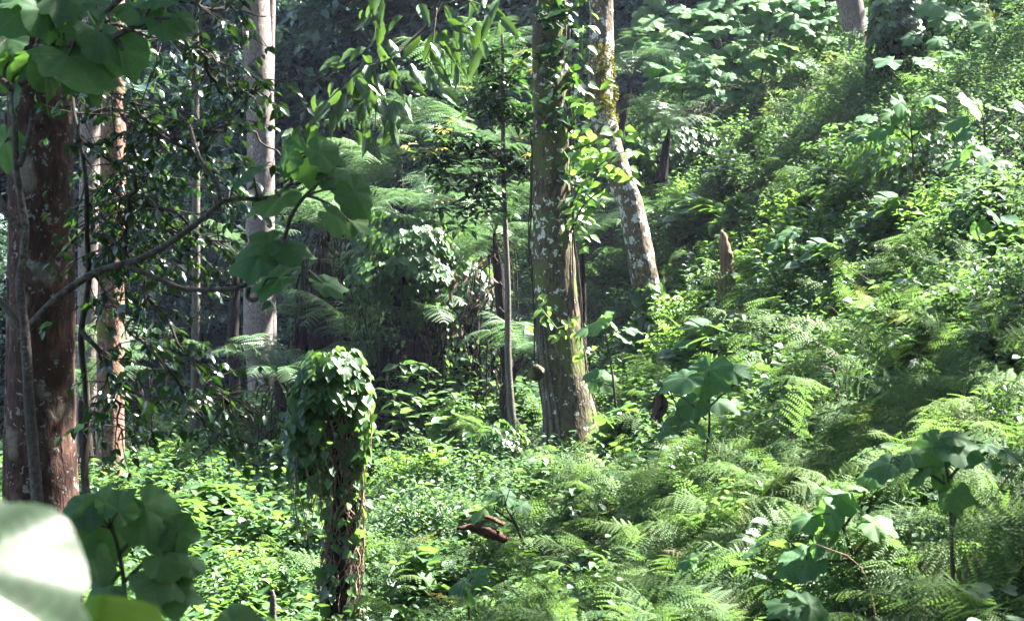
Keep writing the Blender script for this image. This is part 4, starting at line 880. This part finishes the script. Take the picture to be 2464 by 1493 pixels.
child('branches', G, M_twig, t); child('leaves', G2, M_dark, t)

# ---------------------------------------------------------------- snag, log, stub, dead leaves
t = thing('broken_snag', at(1750, 760, 25), 'splintered reddish broken snag standing on the middle of the slope', 'snag'); G = Geo(); y = 25
for q in ([(1762,800,17),(1756,720,15),(1750,650,13),(1744,600,11),(1741,572,8),(1738,560,5),(1736,553,1.5)], [(1748,770,9),(1743,680,8),(1736,610,5),(1730,575,2)], [(1738,770,9),(1735,700,8),(1731,668,6),(1726,655,2)], [(1764,770,8),(1760,690,6),(1757,668,5),(1756,640,1)], [(1752,650,6),(1750,600,5),(1748,585,1)]):
    P, q_ = img_path(q, y-.25, 40); P[:, 0] += .006*np.sin(np.arange(40)*1.7+q[0][0]); tube(G, P, q_, 9, .42, len(q)*q[0][0])
child('splintered_trunk', G, M_snag, t)
t = thing('rotten_log', at(1170, 1240, 15.5), 'rotten red brown log lying in the undergrowth at the lower centre', 'log'); G = Geo()
for q in ([(1250,1318,11,.3),(1200,1288,12),(1150,1268,9),(1100,1270,3,-.1)], [(1215,1262,6),(1160,1240,6),(1115,1252,2,-.2)], [(1240,1300,9,.2),(1180,1290,8),(1130,1275,2)]):
    P, q_ = img_path(q, 15.5, 24); tube(G, P, q_, 12, .3, len(q))
child('log', G, M_rot, t)
t = thing('stub', at(655, 1500, 13), 'short grey dead stub at the bottom left of the vine stump', 'stub'); G = Geo(); P, q_ = img_path([(655,1600,11),(655,1500,10),(657,1440,8),(655,1418,3)], 13, 20); tube(G, P, q_, 9, .15, 2); child('stem', G, M_limb, t)
t = thing('dead_leaf_spray', at(1150, 640, 23.5), 'grey dead leaves hanging from a broken twig left of the thin sapling', 'dead leaves'); G, G2 = Geo(), Geo()
for q in ([(1222,600),(1180,620),(1140,650),(1100,690)], [(1140,650),(1130,720),(1110,790)], [(1180,620),(1170,700),(1120,760)]):
    P = smooth_path([at(u, v, 23.4) for u, v in q], 12); tube(G, P, np.linspace(.01, .004, 12), 5)
    for p in P[3:]:
        n = 3; inst(G2, T_long(.2, 3)[:2], p+rr.normal(0, .06, (n, 3)), np.stack([rr.normal(0, .4, n), rr.normal(0, .4, n), -np.ones(n)], -1), rr.normal(0, 1, (n, 3)), rr.uniform(.07, .15, n), .3+.5*rr.random(n))
child('twig', G, M_twig, t); child('leaves', G2, M_dead, t)
# bare stalks and dry sticks standing in the cover
for k in range(26):
    u, v = rr.uniform(1250, 2440), rr.uniform(350, 1460); y = ray_y(u, v); c = at(u, v, y); l = rr.uniform(.3, .8); G = Geo(); t_ = rr.normal(0, .6)
    if not (v > 1000-.9*(u-1250)): continue
    t = obj('dry_stalk', None); bpy.data.objects.remove(t)
    tube(G, smooth_path([(0, 0, -.3), (t_*.3*l, 0, .3*l), (t_*l, rr.normal(0, .2)*l, l*rr.uniform(.3, 1))], 10), np.linspace(.006, .0025, 10), 5)
    tag(obj('dry_stalk', G.mesh('dry_stalk', M_fiblt), None, c), 'thin bare stalk leaning out of the undergrowth on the slope', 'stalk', 'bare stalks in the undergrowth')

# ---------------------------------------------------------------- forest behind
def forest_tree(seed, H, W, n, size):
    r = np.random.default_rng(seed); G, Gt = Geo(), Geo()
    P = smooth_path([(0, 0, -.5), (r.normal(0, .3), 0, H*.5), (r.normal(0, .5), 0, H)], 16); tube(Gt, P, np.linspace(.2, .05, 16), 9, .1, seed)
    nb = 34
    for k in range(nb):
        z = H*(.04+.96*(k+.5)/nb); a = k*2.4+r.normal(0, .3); w = W*(1-(z/H-.45)**2*1.6)*r.uniform(.45, 1.05); d = np.array([math.cos(a), math.sin(a), .1]); p0 = np.array([0, 0, z]); e = p0+d*w
        tube(Gt, smooth_path([p0, p0+d*w*.5+[0, 0, .2], e], 6), np.linspace(.04, .01, 6), 5)
        m = n//nb; s = r.random(m)**.6; c = p0+d*(w*s)[:, None]+r.normal(0, 1, (m, 3))*np.array([.42, .42, .13]); b = r.random(m)*2*PI
        D = np.stack([np.cos(b)+d[0], np.sin(b)+d[1], -.2-.6*r.random(m)], -1); N = np.stack([r.normal(0, .4, m), r.normal(0, .4, m)-.15, np.ones(m)], -1)
        inst(G, RH, c, D, N, size*r.uniform(.6, 1.2, m))
    return G.mesh('crown', M_forest), Gt.mesh('trunk', M_tft)
FT = [forest_tree(1, 9, 2.4, 8200, .34), forest_tree(2, 7, 2.4, 8500, .24), forest_tree(3, 11, 2.8, 8200, .42), forest_tree(4, 5, 2.2, 6500, .2)]
r = np.random.default_rng(77); k = 0
for y in (40, 43.5, 46.5, 49.5, 53, 57, 61.5, 66, 71, 77):
    x = -.31*y-1+r.random()
    while x < .31*y+1:
        g = gz(x, y); u = CU+x/mpp(y)/1.0; v = CV-(g+1.5)/mpp(y)
        lim = 1750 if y < 46 else 3000
        if not (y < 46 and u > 1480) and u > -300:
            t = thing('forest_tree', (x, y+r.normal(0, .6), g-.3), 'dark leafy tree in the shaded forest wall behind the slope', 'tree', 'trees in the shaded forest behind', r.random()*6)
            q = (3, 1)[k % 2] if y < 44 else (0, 1, 2, 3)[r.integers(4)]; s = r.uniform(.8, 1.15)*(1 if y > 44 else .75)
            for nm, me in zip(('crown', 'trunk'), FT[q]): obj(nm, me, t, None, None, s)
            k += 1
        x += r.uniform(1.7, 2.7)*(1+(y-40)*.012)
for i in range(13):
    if i < 26: x, y = -26+4.4*i+r.normal(0, .5), (-9, -15)[i % 2]
    else: x, y = -13-(i % 3)*3.2, -4+(i-26)*2.7
    t = thing('forest_tree', (x, y, gz(x, y)-.3), 'leafy forest tree growing outside the view around the photographer', 'tree', 'forest trees around the photographer', r.random()*6)
    for nm, me in zip(('crown', 'trunk'), FT[(0, 2)[i % 2]]): obj(nm, me, t, None, None, r.uniform(1.2, 1.5))
# low growth of the far side
def build_far():
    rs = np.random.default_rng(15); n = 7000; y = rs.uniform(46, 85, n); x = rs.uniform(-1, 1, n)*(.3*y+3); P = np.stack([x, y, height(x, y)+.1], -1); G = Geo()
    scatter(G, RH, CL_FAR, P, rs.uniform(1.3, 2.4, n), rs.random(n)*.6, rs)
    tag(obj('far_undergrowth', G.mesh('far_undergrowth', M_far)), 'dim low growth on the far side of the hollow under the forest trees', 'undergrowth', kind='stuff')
build_far()

# ---------------------------------------------------------------- canopy: off-frame trees and the crowns of all of them
def shade_tree(x, y, top=11):
    g = gz(x, y); t = thing('forest_tree', (x, y, g), 'tall canopy tree beside the view whose crown shades the slope', 'tree', 'canopy trees around the view'); G = Geo()
    P = smooth_path([(x, y, g-.3), (x+.3, y, (g+top)/2), (x, y, top)], 24); tube(G, P, np.linspace(.26, .13, 24), 14, .06, int(x)); child('trunk', G, M_grey, t); TREES.append((t, P[-1], .13, M_grey))
for (x, y) in ((6,5),(9,14),(14,8),(11.5,25),(17,20),(14,35),(21,31),(18,45),(25,12),(24,42),(-7,4),(-9.5,17),(1.5,-4),(10,-3),(-13,30)): shade_tree(x, y, 12 if y < 30 else 14)
LIT = [(400,1130,23,1.0),(520,1100,25,1.1),(640,1080,27,.9),(300,1150,22,.8),(600,1340,17,.7),(480,1300,18,.6),(680,1420,15.5,.5),(380,1400,14,.5),(760,1200,16,.3),
 (800,900,14,1.2),(860,1000,14,.8),(560,1180,23,1.2),(440,1230,20,.9),(790,880,14,.6),(850,960,14,.5),(840,870,14,.5),(865,1100,14,.35),(860,1250,14,.28),(840,1380,14,.25),(1370,240,22,.4),(1370,340,22,.45),(1370,450,22,.5),(1375,540,22,.4),(1350,30,22,.3),(1410,980,22,.3),(1440,380,21.5,.8),(1500,380,21.5,.6),(1400,240,22,.6),
 (1440,250,27,.5),(1480,380,27,.4),(1180,140,30.5,1.2),(1060,240,31,1.3),(1040,310,23,.7),(1130,330,23,.5),(1540,190,35,1.1),(1050,1080,22,.8),(960,1090,22,.6),(1480,1080,20,.7),(1600,1010,19,.6),(1380,1120,20,.7),(1290,1060,20,.5),
 (1860,530,26,.8),(1660,650,26,.8),(1600,120,35.5,1.0),(1690,90,36,.8),(1900,110,35,.7),(1950,230,34,1.0),(1800,240,34,.6),(2160,290,20,.6),(2340,270,20,.4),(655,60,33,.6),(655,200,33,.6),(655,320,33,.6),(655,450,33,.5),(650,700,33,.5),(650,860,33,.5),
 (290,60,21,.4),(295,200,21,.3),(295,420,21,.3),(298,850,21,.4),(298,960,21,.4),(298,1080,21,.4),(380,840,27,.7),(220,840,26,.5),(230,1500,1.9,.15),(900,20,20,.4),(1150,50,20,.5),(880,120,20,.3),(900,300,20,.3),(1200,840,25,.6),(1215,660,24,.3),
 (1760,1130,16,.35),(2440,820,14,.4),(1950,820,18,.4),(2120,620,20,.5),(1500,1330,12.5,.35),(900,430,29,.8),(600,590,33,.7),(640,910,25,.6)]
LC = np.array([at(*a[:3]) for a in LIT]); LR = np.array([a[3] for a in LIT])
def build_canopy():
    rs = np.random.default_rng(99); n = CAN_N
    x = rs.uniform(-12, 28, n); y = rs.uniform(-8, 62, n); z = np.maximum(8.2, .19*y+2.2)+rs.random(n)*5; P = np.stack([x, y, z], -1)
    sx, sy = x-SUN[0]/SUN[2]*z, y-SUN[1]/SUN[2]*z; den = wob(sx, sy, .9, 4.)-.45*(sy > 40)+np.where((sx > .12*sy+.3) & (sy > 5), -.1, .34)           # broken cover, thinner in places
    ok = rs.random(n) < np.clip(.6+den*.9, 0, 1)
    ok |= (rs.random(n) < .9) & (sx < -.3) & (sy < 10) & (sx > -8)
    d = P[:, None]-LC[None]; tt = (d*SUN).sum(-1); perp = np.linalg.norm(d-tt[..., None]*SUN, axis=-1)
    ok &= ~((perp < LR[None]+.6) & (tt > 0)).any(1)
    P = P[ok]; n = len(P)
    tops = np.array([t[1] for t in TREES]); own = np.argmin(np.linalg.norm(P[:, None, :2]-tops[None, :, :2], axis=2), axis=1)
    for i, (root, tp, rad, mat) in enumerate(TREES):
        q = P[own == i]
        if len(q) < 3: continue
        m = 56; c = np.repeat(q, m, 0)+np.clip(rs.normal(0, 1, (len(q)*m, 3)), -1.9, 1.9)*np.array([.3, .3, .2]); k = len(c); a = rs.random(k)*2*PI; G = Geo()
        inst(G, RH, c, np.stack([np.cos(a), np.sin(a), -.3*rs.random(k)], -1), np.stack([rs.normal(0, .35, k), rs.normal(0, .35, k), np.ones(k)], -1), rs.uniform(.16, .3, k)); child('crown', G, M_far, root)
        G = Geo(); sel = q[rs.permutation(len(q))[:28]]
        for e in sel: tube(G, smooth_path([tp-np.array([0, 0, rs.uniform(0, 1.5)]), (tp+e)/2+np.array([0, 0, .5]), e], 9), np.linspace(rad*.45, .015, 9), 6)
        child('limb', G, mat, root, label='spreading limbs under the crown')
build_canopy()
# ---------------------------------------------------------------- camera, light
cam = bpy.data.cameras.new('camera'); cam.lens = 18/KH; cam.sensor_width = 36; cam.clip_end = 600
cam.dof.use_dof = True; cam.dof.focus_distance = 21; cam.dof.aperture_fstop = 9
co = obj('camera', cam, None, (0, 0, 0), (PI/2, 0, 0)); SC.camera = co
w = bpy.data.worlds.new('World'); SC.world = w; w.use_nodes = True; nt = w.node_tree
sky = nt.nodes.new('ShaderNodeTexSky'); sky.sky_type = 'NISHITA'; sky.sun_disc = False; sky.sun_elevation = SUN_EL
sky.sun_rotation = PI/2-SUN_AZ
bg = nt.nodes['Background']; bg.inputs['Strength'].default_value = .055; nt.links.new(sky.outputs[0], bg.inputs[0])
sl = bpy.data.lights.new('sun', 'SUN'); sl.energy = 5; sl.angle = math.radians(.5); sl.color = (1, .96, .88)
so = obj('sun', sl, None, (20, 10, 30)); so.rotation_euler = Vector([float(c) for c in SUN]).to_track_quat('Z', 'Y').to_euler()
SC.view_settings.view_transform = 'Standard'; SC.view_settings.look = 'None'; SC.view_settings.exposure = EXPO; SC.view_settings.gamma = 1
SC.render.engine = 'CYCLES'; SC.cycles.use_denoising = True; SC.cycles.max_bounces = 6; SC.cycles.transparent_max_bounces = 4
SC.cycles.diffuse_bounces = 3; SC.cycles.glossy_bounces = 2; SC.cycles.transmission_bounces = 3; SC.cycles.volume_bounces = 0
SC.cycles.caustics_reflective = False; SC.cycles.caustics_refractive = False; SC.cycles.sample_clamp_indirect = 6

def haze():
    m, nt, N, L = nodes('forest_haze'); out = N.new('ShaderNodeOutputMaterial'); v = N.new('ShaderNodeVolumePrincipled')
    v.inputs['Color'].default_value = (.62, .64, 1.0, 1); v.inputs['Density'].default_value = HAZE; v.inputs['Anisotropy'].default_value = .3
    L.new(v.outputs[0], out.inputs['Volume'])
    x0, x1, y0, y1, z0, z1 = -150, 160, -50, 170, -30, 130
    V = [(x, y, z) for x in (x0, x1) for y in (y0, y1) for z in (z0, z1)]
    F = [(0,1,3,2),(4,6,7,5),(0,4,5,1),(2,3,7,6),(0,2,6,4),(1,5,7,3)]
    me = bpy.data.meshes.new('haze'); me.from_pydata(V, [], F); me.materials.append(m)
    tag(obj('haze', me), 'thin bluish air filling the forest hollow', 'haze', kind='stuff')
if HAZE: haze()
SC.cycles.denoising_prefilter = 'NONE'
